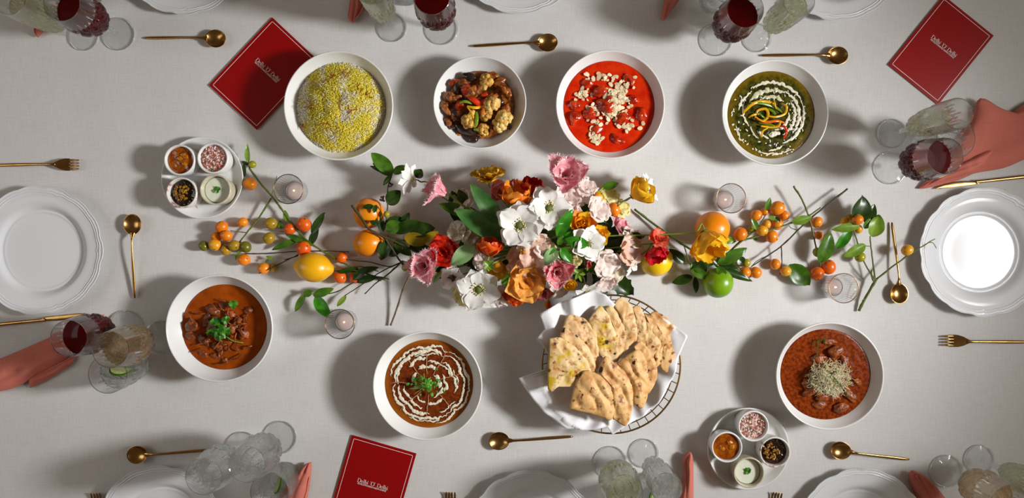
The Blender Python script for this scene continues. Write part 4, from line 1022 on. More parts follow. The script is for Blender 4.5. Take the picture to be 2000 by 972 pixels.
for lay in (0, 1):
    o = len(vs)
    for i in range(nth):
        for k in range(nr + 1):
            q = cloth_pt(i, k); vs.append((q[0] - BASE.x, q[1] - BASE.y, q[2] - lay * .0012))
    for i in range(nth):
        for k in range(nr):
            a = o + i * (nr + 1) + k; b = o + ((i + 1) % nth) * (nr + 1) + k
            f = (a, a + 1, b + 1, b); fs.append(f if not lay else f[::-1])
half = nth * (nr + 1)
for i in range(nth):
    a = i * (nr + 1) + nr; b = ((i + 1) % nth) * (nr + 1) + nr; fs.append((a, a + half, b + half, b))
nk = obj('basket_napkin', mb.add(vs, fs), WHITECLOTH); nk.location = BASE; tag(nk, 'white cotton napkin lining the wire bread basket', 'napkin')

def bread_mat(name, base, brown, yellow=None, spot=.60):
    m = pm(name, base, .55, col2=brown, scale=42, detail=5, lo=.45, hi=.72, bump=.3, bscale=160); nt = m.node_tree; N = nt.nodes; L = nt.links; b = N['Principled BSDF']
    src = b.inputs['Base Color'].links[0].from_socket; tc = [n for n in N if n.type == 'TEX_COORD'][0]
    def over(src, col, scale, lo, hi, seed):
        n = N.new('ShaderNodeTexNoise'); n.inputs['Scale'].default_value = scale; n.inputs['Detail'].default_value = 3
        mp = N.new('ShaderNodeMapping'); mp.inputs['Location'].default_value = (seed, seed * .7, 0); L.new(tc.outputs['Object'], mp.inputs['Vector']); L.new(mp.outputs['Vector'], n.inputs['Vector'])
        r = N.new('ShaderNodeMapRange'); r.inputs['From Min'].default_value = lo; r.inputs['From Max'].default_value = hi; L.new(n.outputs['Fac'], r.inputs['Value'])
        mx = N.new('ShaderNodeMix'); mx.data_type = 'RGBA'; L.new(r.outputs['Result'], mx.inputs[0]); L.new(src, mx.inputs[6]); mx.inputs[7].default_value = col; return mx.outputs[2]
    if yellow: src = over(src, yellow, 30, .50, .62, 4.0)
    src = over(src, rgb(174, 112, 54), 70, .54, .68, 1.0)
    src = over(src, rgb(120, 62, 22), 60, .62, .68, 5.0)
    src = over(src, rgb(40, 22, 12), 44, .63, .69, 9.0)
    L.new(src, b.inputs['Base Color']); return m
NAAN = bread_mat('naan_crust', rgb(226, 190, 136), rgb(200, 146, 84)); NAANY = bread_mat('turmeric_naan', rgb(228, 200, 150), rgb(214, 164, 96), rgb(206, 168, 24)); ROTI = bread_mat('roti_crust', rgb(224, 180, 118), rgb(192, 132, 70))
BREADS = [
 (NAANY, .100, [(80,316),(150,308),(220,345),(290,405),(340,475),(366,540),(345,552),(300,560),(262,605),(240,642),(150,645),(73,656)], 'yellow-topped naan wedge at the left front of the basket', 0),
 (NAAN, .094, [(150,290),(185,242),(240,275),(320,345),(375,430),(406,545),(360,560),(300,520),(200,420)], 'plain naan slice tucked right behind the yellow-topped front wedge', 0),
 (NAAN, .088, [(172,240),(205,158),(280,166),(335,192),(372,250),(402,300),(422,480),(402,530),(360,480),(260,340)], 'naan with a curled top corner at the upper left of the basket', 0),
 (NAANY, .082, [(345,190),(420,97),(462,130),(512,200),(545,330),(554,430),(528,482),(480,455),(430,440),(380,330)], 'yellow-topped naan with a large black blister', 0),
 (NAAN, .079, [(462,112),(500,94),(560,170),(598,270),(592,370),(560,455),(530,470),(520,300),(490,190)], 'smooth narrow naan right of the blistered yellow naan', 0),
 (NAAN, .076, [(512,82),(562,38),(622,74),(657,130),(677,220),(682,320),(600,405),(570,430),(580,300),(560,170)], 'broad pale naan reaching the top rim of the basket', 0),
 (NAAN, .073, [(645,104),(690,92),(727,160),(750,260),(747,355),(700,362),(670,330),(660,200)], 'brown-spotted narrow naan second from the broad pale one', 0),
 (NAAN, .071, [(738,200),(790,228),(836,330),(838,390),(802,460),(750,420),(735,300)], 'small puffed naan slice in the middle right of the basket', 0),
 (ROTI, .069, [(722,150),(790,168),(852,240),(882,330),(866,440),(812,515),(790,470),(800,360),(770,240)], 'tan naan slice just inside the outermost right bread', 0),
 (ROTI, .067, [(762,152),(800,133),(880,178),(932,250),(950,350),(937,450),(885,547),(835,505),(850,400),(840,260)], 'outermost curved bread at the right rim of the basket', 0),
 (ROTI, .080, [(655,372),(700,333),(762,400),(807,490),(812,590),(755,694),(720,640),(700,500)], 'thin folded roti behind the charred layered one', 0),
 (ROTI, .087, [(535,482),(600,438),(680,392),(732,450),(757,600),(747,720),(712,793),(655,756),(630,640),(580,560)], 'layered roti with charred lower tip', 1),
 (ROTI, .094, [(412,545),(455,438),(520,478),(602,560),(646,650),(647,790),(605,910),(535,876),(510,850),(500,700),(470,600)], 'tall folded roti with a blackened top corner', 1),
 (ROTI, .101, [(213,792),(258,620),(320,533),(400,553),(472,590),(522,670),(532,760),(503,872),(430,852),(350,826)], 'roti wedge at the very front of the basket', 1)]
for bi, (m, z, poly, label, creased) in enumerate(BREADS):
    pts = [P(1050 + x * .2882, 570 + y * .2882, z) for x, y in poly]
    cl_ = sm(pts + [pts[0]], 6)[:-1]; n = len(cl_); cl_ = [p + Vector((.0016 * nz(p.x * 150, p.y * 150, bi), .0016 * nz(p.x * 150, p.y * 150, bi + 5), 0)) for p in cl_]
    c = sum(cl_, Vector()) / n
    xs = [p.x for p in cl_]; w = max(xs) - min(xs); ys = [p.y for p in cl_]; hgt = max(ys) - min(ys)
    tilt = -.006; ty_ = .004
    def zz(x, y, s_):
        puff = .0040 * max(0, 1 - s_ ** 2) ** .6
        fold = .0055 * abs(math.sin((x * .8 + y * .5) * 130 + 2 * nz(x * 20, y * 20, bi))) if creased else 0
        return z - .004 + tilt * (x - c.x) / .1 + ty_ * (y - c.y) / .1 + puff + fold * (1 - s_ ** 4) + (.0050 * nz(x * 42, y * 42, bi * 3) + .0030 * max(0, nz(x * 95, y * 95, bi)) + .0008 * nz(x * 200, y * 200, bi)) * (1 - s_ ** 6)
    vs = []; fs = []; R_ = 16
    for lay in (0, 1):
        vs.append((0, 0, zz(c.x, c.y, 0) - lay * .006))
        o = len(vs) - 1
        for k in range(1, R_ + 1):
            s_ = k / R_
            for p in cl_:
                q = c.lerp(p, s_); th = .0055 * (1 if s_ < .98 else .55)
                vs.append((q.x - c.x, q.y - c.y, zz(q.x, q.y, s_) - lay * th))
        for i in range(n):
            f = (o, o + 1 + i, o + 1 + (i + 1) % n); fs.append(f[::-1] if lay == 0 else f)
        for k in range(R_ - 1):
            for i in range(n):
                a = o + 1 + k * n + i; b = o + 1 + k * n + (i + 1) % n; f = (a, b, b + n, a + n); fs.append(f if lay == 0 else f[::-1])
    h = 1 + R_ * n; oo = 1 + (R_ - 1) * n
    for i in range(n):
        a = oo + i; b = oo + (i + 1) % n; fs.append((a, b, b + h, a + h))
    o = obj('flatbread', MB().add(vs, fs), m); o.location = (c.x, c.y, 0); tag(o, label, 'bread', 'flatbreads in the basket')
    bm = bmesh.new(); bm.from_mesh(o.data); bmesh.ops.recalc_face_normals(bm, faces=bm.faces); bm.to_mesh(o.data); bm.free()
    o.data.polygons.foreach_set('use_smooth', [True] * len(o.data.polygons))
# ------------------------------------------------------------------ citrus, branches and leaves
def skin(name, c1, c2): return pm(name, c1, .30, col2=c2, scale=30, bump=.16, bscale=700, coat=.15)
FRUIT = {'o': skin('kumquat_orange', rgb(224, 116, 10), rgb(230, 134, 18)), 'r': skin('kumquat_red', rgb(214, 84, 10), rgb(222, 98, 12)), 'y': skin('kumquat_yellow', rgb(222, 150, 24), rgb(226, 166, 40)),
         'g': skin('kumquat_green', rgb(88, 92, 14), rgb(112, 106, 20)), 'l': skin('kumquat_olive', rgb(150, 122, 18), rgb(172, 130, 24)), 'k': skin('kumquat_lime', rgb(136, 140, 24), rgb(164, 150, 30)),
         'O': skin('orange_peel', rgb(226, 128, 8), rgb(232, 142, 14)), 'L': skin('lemon_peel', rgb(228, 164, 10), rgb(234, 178, 20)), 'Y': skin('lemon_yellow', rgb(236, 188, 8), rgb(240, 200, 24)), 'G': skin('lime_peel', rgb(102, 146, 8), rgb(126, 164, 14))}
CAL = pm('calyx', rgb(92, 104, 36), .6)
def petal_like(name, c1, c2, tr=.25, scale=60, rough=.5, bump=.0):
    if name in MATS: return MATS[name]
    m = pm(name, c1, rough, col2=c2, scale=scale, bump=bump, bscale=scale * 3); nt = m.node_tree; N = nt.nodes; L = nt.links; b = N['Principled BSDF']; out = N['Material Output']
    t = N.new('ShaderNodeBsdfTranslucent'); mx = N.new('ShaderNodeMixShader'); mx.inputs[0].default_value = tr
    L.new(b.inputs['Base Color'].links[0].from_socket, t.inputs['Color']); L.new(b.outputs[0], mx.inputs[1]); L.new(t.outputs[0], mx.inputs[2]); L.new(mx.outputs[0], out.inputs['Surface']); return m
LEAF = {'m': petal_like('leaf_mid', rgb(58, 98, 20), rgb(82, 122, 30), .2, 50, .32), 'd': petal_like('leaf_dark', rgb(30, 54, 14), rgb(46, 72, 18), .15, 50, .30), 'b': petal_like('leaf_bright', rgb(104, 140, 38), rgb(132, 162, 54), .25, 50, .35),
        'y': petal_like('leaf_yellowing', rgb(132, 116, 18), rgb(160, 128, 20), .25, 40, .4), 'p': petal_like('leaf_pale', rgb(132, 172, 112), rgb(150, 186, 128), .2, 40, .45), 'v': petal_like('leaf_vivid', rgb(48, 124, 22), rgb(70, 146, 34), .25, 50, .3), 't': petal_like('tulip_leaf', rgb(58, 104, 48), rgb(84, 128, 62), .2, 30, .4)}
BARK = {'g': pm('green_twig', rgb(78, 92, 30), .5, col2=rgb(96, 108, 42), scale=90, bump=.3), 'b': pm('brown_twig', rgb(88, 70, 48), .7, col2=rgb(116, 98, 74), scale=120, bump=.5), 'd': pm('dark_twig', rgb(50, 52, 24), .6, col2=rgb(66, 60, 30), scale=90, bump=.4), 's': pm('flower_stem', rgb(112, 136, 46), .4, col2=rgb(132, 150, 60), scale=60)}
def fruit_mb(c, r, rx=1., ry=1., rot=0., nip=0., seed=0.):
    V, F = ICO[4 if r > .02 else 3]; vs = []
    ca, sa = math.cos(rot), math.sin(rot)
    for v in V:
        k = 1 + .015 * nz(v[0] * 1.5 + seed, v[1] * 1.5, v[2] * 1.5)
        x = v[0] * rx; y = v[1] * ry; z = v[2]
        if nip: x += nip * math.copysign(max(0, abs(v[0]) - .86) / .14, v[0]) ** 1 * .16
        k *= r; vs.append((c[0] + (x * ca - y * sa) * k, c[1] + (x * sa + y * ca) * k, c[2] + z * k))
    return MB().add(vs, F)
def leaf_mb(a, b, w, arch=.25, fold=.25, curl=0., seed=0., serr=0.):
    """Leaf from base a to tip b (world points), full width w."""
    a = Vector(a); b = Vector(b); d = b - a; L = d.length; t = d.normalized(); side = t.cross(Vector((0, 0, 1)))
    if side.length < .01: side = Vector((1, 0, 0))
    side.normalize(); up = side.cross(t)
    nu_, nv_ = 13, 7
    def pt(u, v):
        v = v * 2 - 1
        ww = w * .5 * (math.sin(math.pi * min(1, .03 + .97 * u ** .85)) ** .75) * (1 + serr * (1 if int(u * 40) % 2 else -1) * abs(v) ** 6) + .0002
        h = arch * L * u * (1 - u) + fold * ww * abs(v) ** 1.4 + .06 * w * nz(u * 3 + seed, v * 2, seed) + curl * w * v * u
        h -= .02 * w * math.exp(-(v / .12) ** 2)
        return a + t * (L * u) + side * (ww * v) + up * h
    mb = MB(); mb.grid(nu_, nv_, pt); mb.v = [(v[0], v[1], max(v[2], .0012)) for v in mb.v]; return mb
def localize(o, c): o.data.transform(Matrix.Translation(-Vector(c))); return o
def branch(name, label, cat, stems, fruits=(), leaves=(), group=None, bark='g', nodes=True):
    c = P(stems[0][0][0][0], stems[0][0][0][1], 0); root = thing(name, label, cat, c, None, group)
    for si, (pts, r0, r1) in enumerate(stems):
        p = sm([P(*q) for q in pts], 6); n = len(p)
        p = [q + Vector((.0008 * nz(q.x * 90, q.y * 90, 1), .0008 * nz(q.x * 90, q.y * 90, 4), 0)) for q in p]
        rad = [(r0 + (r1 - r0) * i / (n - 1)) * (1.0 + (.25 if nodes and i % 7 == 3 else 0)) for i in range(n)]
        localize(obj('stem' if si == 0 else 'twig', MB().tube(p, rad, 8), BARK[bark], root), c)
    for i, f in enumerate(fruits):
        px, py, r, k = f[:4]; dz = f[4] if len(f) > 4 else 0.0
        R_ = S(r, .012); cc = P(px, py, R_ + .0005 + dz)
        ko = localize(obj('kumquat', fruit_mb(cc, R_, 1.06, .97, px * 1.3, 0, px), FRUIT[k], root), c)
        a = px * .7; d = Vector((math.cos(a) * .75, math.sin(a) * .75, .62)).normalized()
        localize(obj('calyx', MB().ico(cc + d * R_ * .99, (R_ * .16, R_ * .16, R_ * .12), 1), CAL, ko), c)
    for i, l in enumerate(leaves):
        bx, by, tx, ty, w, k = l[:6]; z0 = l[6] if len(l) > 6 else .014; z1 = l[7] if len(l) > 7 else .012
        localize(obj('leaf', leaf_mb(P(bx, by, z0), P(tx, ty, z1), S(w, .015), .18, .28, (i % 3 - 1) * .12, bx * .1), LEAF[k], root), c)
    return root
# left side
branch('kumquat_branch', 'kumquat branch running from the upper left tray past the votive', 'branch',
    [([(487, 328, .010), (509, 358, .012), (529, 381, .014), (552, 411, .014), (583, 452, .016), (607, 475, .016), (638, 495, .016), (677, 516, .018), (716, 534, .016), (755, 547, .010)], .0022, .0020),
     ([(530, 387, .014), (505, 426, .012), (482, 454, .014), (468, 473, .010)], .0020, .0014), ([(482, 454, .014), (462, 452, .016), (450, 450, .016)], .0010, .0007), ([(498, 436, .012), (488, 428, .012), (478, 430, .012)], .0008, .0006),
     ([(487, 328, .01), (484, 316, .014), (483, 300, .016)], .0012, .001), ([(607, 476, .016), (575, 458, .014), (540, 450, .014), (516, 449, .014)], .0010, .0006), ([(529, 383, .014), (536, 365, .012), (541, 342, .014)], .0009, .0005), ([(583, 452, .016), (572, 440, .016), (556, 424, .014)], .0008, .0006)],
    [(433, 443, 12, 'o', .004), (442, 460, 11, 'o', .010), (423, 462, 10.5, 'o'), (420, 478, 12, 'y'), (457, 479, 10.8, 'l', .006), (398, 480, 10, 'g'), (441, 488, 10.5, 'l'), (480, 482, 11, 'g'), (476, 507, 12, 'o'), (474, 434, 10, 'o'), (488, 359, 12.5, 'o'), (493, 321, 7.5, 'k', .004),
     (529, 436, 12, 'l'), (594, 438, 14.5, 'r'), (566, 447, 11.5, 'r'), (525, 465, 11.5, 'l'), (593, 485, 14.5, 'r')],
    [(609, 456, 635, 414, 15, 'd', .016, .02), (606, 478, 622, 444, 15, 'd'), (612, 479, 556, 456, 12, 'm', .018, .016), (581, 468, 530, 488, 13, 'm'), (562, 432, 556, 410, 11, 'b'), (552, 446, 545, 430, 12, 'm'), (485, 318, 483, 281, 10, 'b', .016, .022), (478, 345, 477, 318, 8, 'd'), (486, 322, 472, 315, 6, 'd'), (468, 490, 460, 508, 8, 'b')], 'kumquat branches')
branch('kumquat_twig', 'thin kumquat twig ending at the lemon on the left', 'branch',
    [([(478, 495, .006), (520, 495, .010), (575, 491, .010), (640, 490, .012), (681, 492, .014)], .0011, .0010), ([(505, 534, .022), (530, 523, .020), (552, 512, .016), (583, 497, .012)], .0012, .0010), ([(556, 507, .014), (570, 503, .014), (583, 499, .012)], .001, .0008)],
    [(515, 524, 11.5, 'o'), (535, 523, 8, 'l')], [(535, 505, 520, 500, 6, 'b'), (525, 506, 518, 512, 5, 'm')], 'kumquat branches', 'd')
branch('leafy_twig', 'tangled bare twigs with a leafy end above the lower left votive', 'branch',
    [([(784, 512, .030), (752, 540, .024), (735, 552, .020), (712, 574, .012)], .0018, .0010), ([(784, 512, .030), (758, 520, .026), (725, 512, .020), (690, 508, .018), (660, 503, .016)], .0013, .0009), ([(779, 514, .030), (745, 530, .024), (700, 560, .016), (672, 578, .012)], .0014, .0009), ([(760, 545, .022), (730, 540, .020), (690, 552, .018), (654, 571, .016), (615, 576, .016)], .0014, .0010), ([(745, 548, .022), (710, 532, .022), (680, 530, .020), (648, 528, .022)], .0014, .0010), ([(740, 530, .02), (705, 520, .02), (676, 524, .02)], .0010, .0006)],
    [(668, 503, 11, 'r'), (664, 541, 12.5, 'r'), (693, 543, 10.5, 'r')],
    [(612, 577, 652, 563, 17, 'm', .018, .020), (616, 579, 646, 621, 24, 'v', .018, .022), (596, 574, 577, 608, 13, 'm', .018, .010), (594, 576, 611, 568, 14, 'm', .018, .018), (676, 578, 658, 598, 10, 'b'), (690, 546, 720, 520, 16, 'd', .024, .028), (700, 548, 738, 540, 14, 'd', .022, .026), (682, 540, 716, 552, 12, 'd'), (700, 530, 740, 522, 12, 'd', .026, .026), (660, 532, 700, 522, 10, 'd', .024, .022)], 'kumquat branches', 'd')
branch('dry_stick', 'bare brown stick pointing down beside the left pink tulip', 'stick', [([(806, 520, .040), (802, 534, .036), (787, 565, .022), (776, 600, .012), (763, 635, .004)], .0022, .0019)], bark='b')
branch('dark_leaf_branch', 'dark leafy branch lying over the two left oranges', 'branch',
    [([(767, 336, .050), (758, 365, .052), (757, 395, .054), (756, 420, .056), (752, 445, .056)], .0013, .0015), ([(687, 401, .062), (705, 424, .062), (722, 448, .060), (750, 462, .054), (790, 480, .048), (830, 500, .045)], .0028, .0020), ([(767, 336, .05), (785, 330, .05), (800, 325, .05)], .0008, .0006), ([(735, 400, .064), (745, 415, .062), (752, 440, .058)], .001, .0008), ([(756, 430, .056), (775, 420, .056), (788, 430, .05), (787, 442, .05)], .0009, .0006), ([(752, 465, .055), (775, 500, .05), (790, 520, .045)], .002, .0018), ([(757, 460, .05), (800, 472, .05), (850, 480, .05)], .0018, .0014)],
    [(755, 418, 6, 'k', .05), (793, 522, 8, 'k', .035)],
    [(767, 337, 725, 298, 27, 'm', .052, .060), (766, 342, 728, 318, 16, 'm', .048, .050), (765, 340, 722, 324, 9, 'd', .044, .040), (765, 342, 748, 362, 10, 'm', .050, .044), (768, 338, 795, 324, 16, 'm', .052, .056), (813, 347, 824, 330, 20, 'd', .05, .05), (757, 398, 782, 372, 27, 'd', .054, .058), (755, 450, 784, 434, 26, 'm', .060, .064), (756, 470, 745, 508, 24, 'd', .052, .046), (752, 440, 786, 425, 20, 'd', .052, .05), (730, 403, 708, 404, 10, 'd', .068, .07), (734, 400, 730, 416, 10, 'd', .068, .07), (728, 440, 735, 430, 16, 'd', .064, .068), (770, 452, 820, 432, 24, 'd', .05, .058), (800, 450, 850, 446, 30, 'd', .048, .054), (790, 462, 840, 474, 26, 'y', .052, .05), (830, 476, 858, 452, 24, 'y', .052, .06), (784, 470, 770, 500, 18, 'd', .046, .04), (800, 480, 845, 490, 22, 'd', .044, .04), (780, 486, 760, 500, 16, 'd'), (786, 440, 800, 415, 16, 'd', .05, .056), (770, 470, 805, 500, 20, 'd', .046, .044), (748, 452, 742, 425, 14, 'd', .054, .058), (796, 520, 784, 508, 10, 'b', .04, .044)], None, 'd')
br_ = [o for o in COL.objects if o.name.startswith('dark_leaf_branch')][0]
for i, (px, py) in enumerate(((762, 358), (766, 360), (764, 363), (760, 364), (745, 385), (748, 388), (746, 391), (750, 392), (743, 390), (749, 384))):
    localize(obj('berry', MB().ico(P(px, py, .058), S(2.2), 2, .1), pm('dark_berry', rgb(36, 20, 22), .35), br_), br_.location)
# right side
branch('leafy_citrus_branch', 'citrus branch with glossy leaves around the green lime', 'branch',
    [([(1239, 408, .006), (1278, 438, .010), (1304, 457, .014), (1335, 478, .018), (1364, 496, .024), (1404, 519, .030)], .0024, .0024), ([(1336, 479, .018), (1342, 500, .022), (1350, 520, .024)], .0013, .0010), ([(1350, 490, .02), (1363, 505, .024), (1366, 515, .024)], .0011, .0009), ([(1404, 519, .03), (1370, 512, .03), (1330, 514, .026)], .0013, .0010)],
    [], [(1336, 513, 1306, 486, 21, 'd', .026, .034), (1352, 540, 1312, 552, 19, 'd', .022, .014), (1357, 541, 1360, 573, 12, 'd', .022, .010), (1402, 514, 1460, 484, 24, 'm', .032, .036), (1404, 520, 1446, 528, 20, 'd', .032, .032), (1406, 524, 1470, 549, 15, 'd', .036, .030), (1350, 526, 1386, 544, 18, 'm', .036, .040), (1356, 512, 1380, 530, 26, 'd', .032, .036), (1395, 512, 1372, 505, 22, 'd', .032, .034), (1404, 516, 1385, 496, 20, 'd', .03, .034), (1396, 518, 1440, 505, 22, 'd', .026, .028), (1354, 530, 1352, 512, 12, 'm', .03, .034), (1408, 466, 1438, 472, 15, 'b', .012, .012), (1450, 515, 1440, 500, 18, 'd', .02, .024), (1400, 522, 1420, 540, 16, 'm', .05, .056)], None)
branch('kumquat_branch', 'kumquat branch with the dense fruit cluster below the right votive', 'branch',
    [([(1401, 512, .03), (1433, 484, .024), (1465, 458, .022), (1480, 444, .024), (1496, 418, .026)], .0020, .0012), ([(1415, 505, .026), (1445, 472, .020), (1479, 462, .020), (1508, 448, .022), (1549, 434, .024), (1575, 424, .026), (1603, 405, .028)], .0019, .0016), ([(1510, 444, .02), (1522, 440, .02), (1540, 430, .02)], .0009, .0006)],
    [(1518, 406, 14, 'o', .006), (1531.5, 420.5, 10, 'o'), (1477, 420.5, 11.2, 'o'), (1494, 413, 8, 'o', .004), (1497, 438, 8.6, 'y', .014), (1518, 438, 11.5, 'o'), (1488.5, 450, 10.8, 'y', .012), (1507, 461.5, 12.4, 'o'), (1446, 457.5, 13.5, 'o'), (1468, 448, 7.5, 'k', .006), (1457.5, 513, 8.4, 'k'), (1455, 531.5, 11.2, 'o'), (1476, 532, 11.4, 'o')],
    [(1496, 410, 1504, 385, 12, 'm', .03, .036), (1478, 448, 1468, 426, 12, 'm', .03, .036), (1502, 424, 1518, 428, 9, 'b', .03, .03), (1512, 426, 1524, 432, 9, 'd', .03, .03), (1547, 434, 1586, 424, 17, 'b', .028, .030), (1478, 470, 1470, 462, 6, 'd')], 'kumquat branches')
branch('kumquat_twig', 'forked kumquat twig reaching up right toward the napkin', 'branch',
    [([(1655, 369, .020), (1615, 400, .022), (1572, 436, .022), (1529, 478, .018), (1495, 502, .014), (1468, 520, .012)], .0020, .0012), ([(1526, 481, .018), (1527, 516, .014), (1523, 536, .010)], .0014, .0008), ([(1560, 450, .02), (1545, 445, .02), (1540, 440, .02)], .0008, .0006), ([(1500, 500, .014), (1480, 508, .014), (1465, 524, .012)], .0009, .0007)],
    [(1514, 515.5, 10.3, 'o'), (1534.5, 529.5, 10.4, 'y')], [(1540, 518, 1580, 557, 36, 'm', .014, .010)], 'kumquat branches', 'd')
branch('kumquat_twig', 'kumquat twig dangling down to two red-orange fruits by the votive', 'branch',
    [([(1550, 363, .026), (1566, 389, .026), (1578, 418, .024), (1588, 455, .022), (1594, 484, .022), (1601, 504, .020), (1602, 528, .016)], .0021, .0013)],
    [(1595.5, 433.5, 10.8, 'o'), (1599, 459.5, 8.2, 'o'), (1596.5, 492.5, 9, 'k', .012), (1618, 521, 14, 'r'), (1595.5, 534, 13.3, 'r')], [(1602, 512, 1622, 451, 31, 'm', .024, .034)], 'kumquat branches')
branch('kumquat_branch', 'forked kumquat branch whose tip touches the right plate', 'branch',
    [([(1677, 607, .004), (1690, 582, .010), (1712, 545, .018)], .0030, .0026), ([(1712, 545, .018), (1745, 519, .026), (1777, 496, .034), (1811, 475, .040), (1826, 466, .040)], .0020, .0009), ([(1813, 474, .040), (1822, 474, .040), (1829, 485, .036)], .0010, .0006), ([(1710, 548, .018), (1703, 498, .022), (1699, 461, .024)], .0018, .0012), ([(1711, 548, .018), (1687, 510, .022), (1673, 467, .024), (1667, 449, .026)], .0018, .0012), ([(1699, 480, .022), (1692, 480, .022), (1686, 476, .022)], .0009, .0007), ([(1708, 552, .016), (1702, 538, .024), (1703, 526, .03)], .0018, .0014), ([(1690, 582, .01), (1684, 587, .012)], .0012, .001)],
    [(1772, 488, 10.8, 'y', .022), (1675, 429, 10.3, 'o', .026), (1676, 447, 8.5, 'y', .010), (1680, 502, 9.7, 'k', .008), (1660, 424, 7, 'l', .008), (1650, 432, 8, 'y', .004)],
    [(1676, 434, 1684, 381, 40, 'd', .030, .040), (1690, 436, 1708, 398, 22, 'd', .026, .034), (1703, 462, 1717, 419, 29, 'b', .028, .036), (1679, 440, 1624, 449, 17, 'b', .034, .030), (1690, 478, 1647, 501, 21, 'b', .028, .024), (1634, 484, 1663, 446, 19, 'v', .020, .028), (1688, 446, 1700, 425, 14, 'm', .03, .034)], 'kumquat branches')
def citrus(name, label, cat, px, py, r, k, rx=1., ry=1., rot=0., nip=0., tipdir=None):
    R_ = S(r, .03); c = P(px, py, R_ * .985); root = thing(name, label, cat, (c.x, c.y, 0))
    localize(obj('peel', fruit_mb(c, R_, rx, ry, rot, nip, px), FRUIT[k], root), (c.x, c.y, 0))
    d = Vector(tipdir or (.5, .3, .5)).normalized(); st = c + Vector((d.x * rx, d.y * ry, d.z)) * R_ * (1.0 if not nip else 1.06)
    localize(obj('stem_end', MB().ico(st, (R_ * .09, R_ * .09, R_ * .07), 1, .3), CAL, root), (c.x, c.y, 0))
citrus('orange', 'whole orange half covered by dark leaves, upper of the left pair', 'orange', 720, 416, 30, 'O', tipdir=(.2, .1, -.5))
citrus('orange', 'whole orange just below the leaf-covered left one', 'orange', 720, 474.5, 29, 'O', 1.04, .92, tipdir=(.6, .3, -.3))
citrus('lemon', 'large golden lemon lying on the left twigs', 'lemon', 612.5, 522, 30, 'L', 1.17, .97, -.12, 1.0, (1, -.1, .1))
citrus('orange', 'whole orange behind the drooping yellow poppy', 'orange', 1391, 446.5, 33.5, 'O', tipdir=(.6, -.5, -.3))
citrus('lemon', 'bright yellow lemon under the red and salmon poppies', 'lemon', 1283, 511, 28.8, 'Y', 1.05, .98, .5, .5, (.9, .4, .1))
citrus('lime', 'round green lime at the right of the flowers', 'lime', 1402, 552, 29.5, 'G', tipdir=(-.1, .9, .3))
# ------------------------------------------------------------------ flowers
PET = {'white': petal_like('petal_white', rgb(234, 231, 224), rgb(242, 240, 236), .22, 40), 'cream': petal_like('petal_cream', rgb(230, 218, 194), rgb(238, 230, 212), .25, 40), 'pink': petal_like('petal_pink', rgb(236, 140, 156), rgb(248, 190, 198), .25, 70), 'pinkw': petal_like('petal_fringe', rgb(244, 214, 214), rgb(250, 234, 232), .2, 70),
       'rose': petal_like('petal_rose', rgb(212, 84, 98), rgb(236, 150, 156), .25, 90), 'blush': petal_like('petal_blush', rgb(240, 218, 210), rgb(247, 234, 226), .3, 30), 'peach': petal_like('petal_peach', rgb(234, 190, 166), rgb(242, 212, 192), .3, 30), 'orange': petal_like('petal_orange', rgb(238, 128, 24), rgb(244, 160, 52), .3, 70, .5, .3), 'yellow': petal_like('petal_yellow', rgb(244, 182, 14), rgb(248, 204, 40), .3, 70, .5, .4),
       'apricot': petal_like('petal_apricot', rgb(232, 156, 56), rgb(240, 180, 92), .3, 60, .5, .5), 'red': petal_like('petal_red', rgb(196, 24, 10), rgb(216, 44, 16), .25, 50, .42, .2), 'vermilion': petal_like('petal_vermilion', rgb(216, 68, 10), rgb(232, 104, 20), .25, 50, .42, .3), 'salmon': petal_like('petal_salmon', rgb(222, 84, 58), rgb(232, 116, 86), .3, 50, .5, .3), 'crimson': petal_like('petal_crimson', rgb(200, 10, 26), rgb(214, 28, 40), .3, 50, .5, .3),
       'lemon': petal_like('petal_lemon', rgb(232, 218, 140), rgb(240, 230, 172), .3, 40), 'olive': petal_like('petal_olive', rgb(214, 160, 18), rgb(226, 176, 30), .3, 40), 'mauve': petal_like('petal_mauve', rgb(150, 70, 70), rgb(178, 96, 92), .25, 50)}
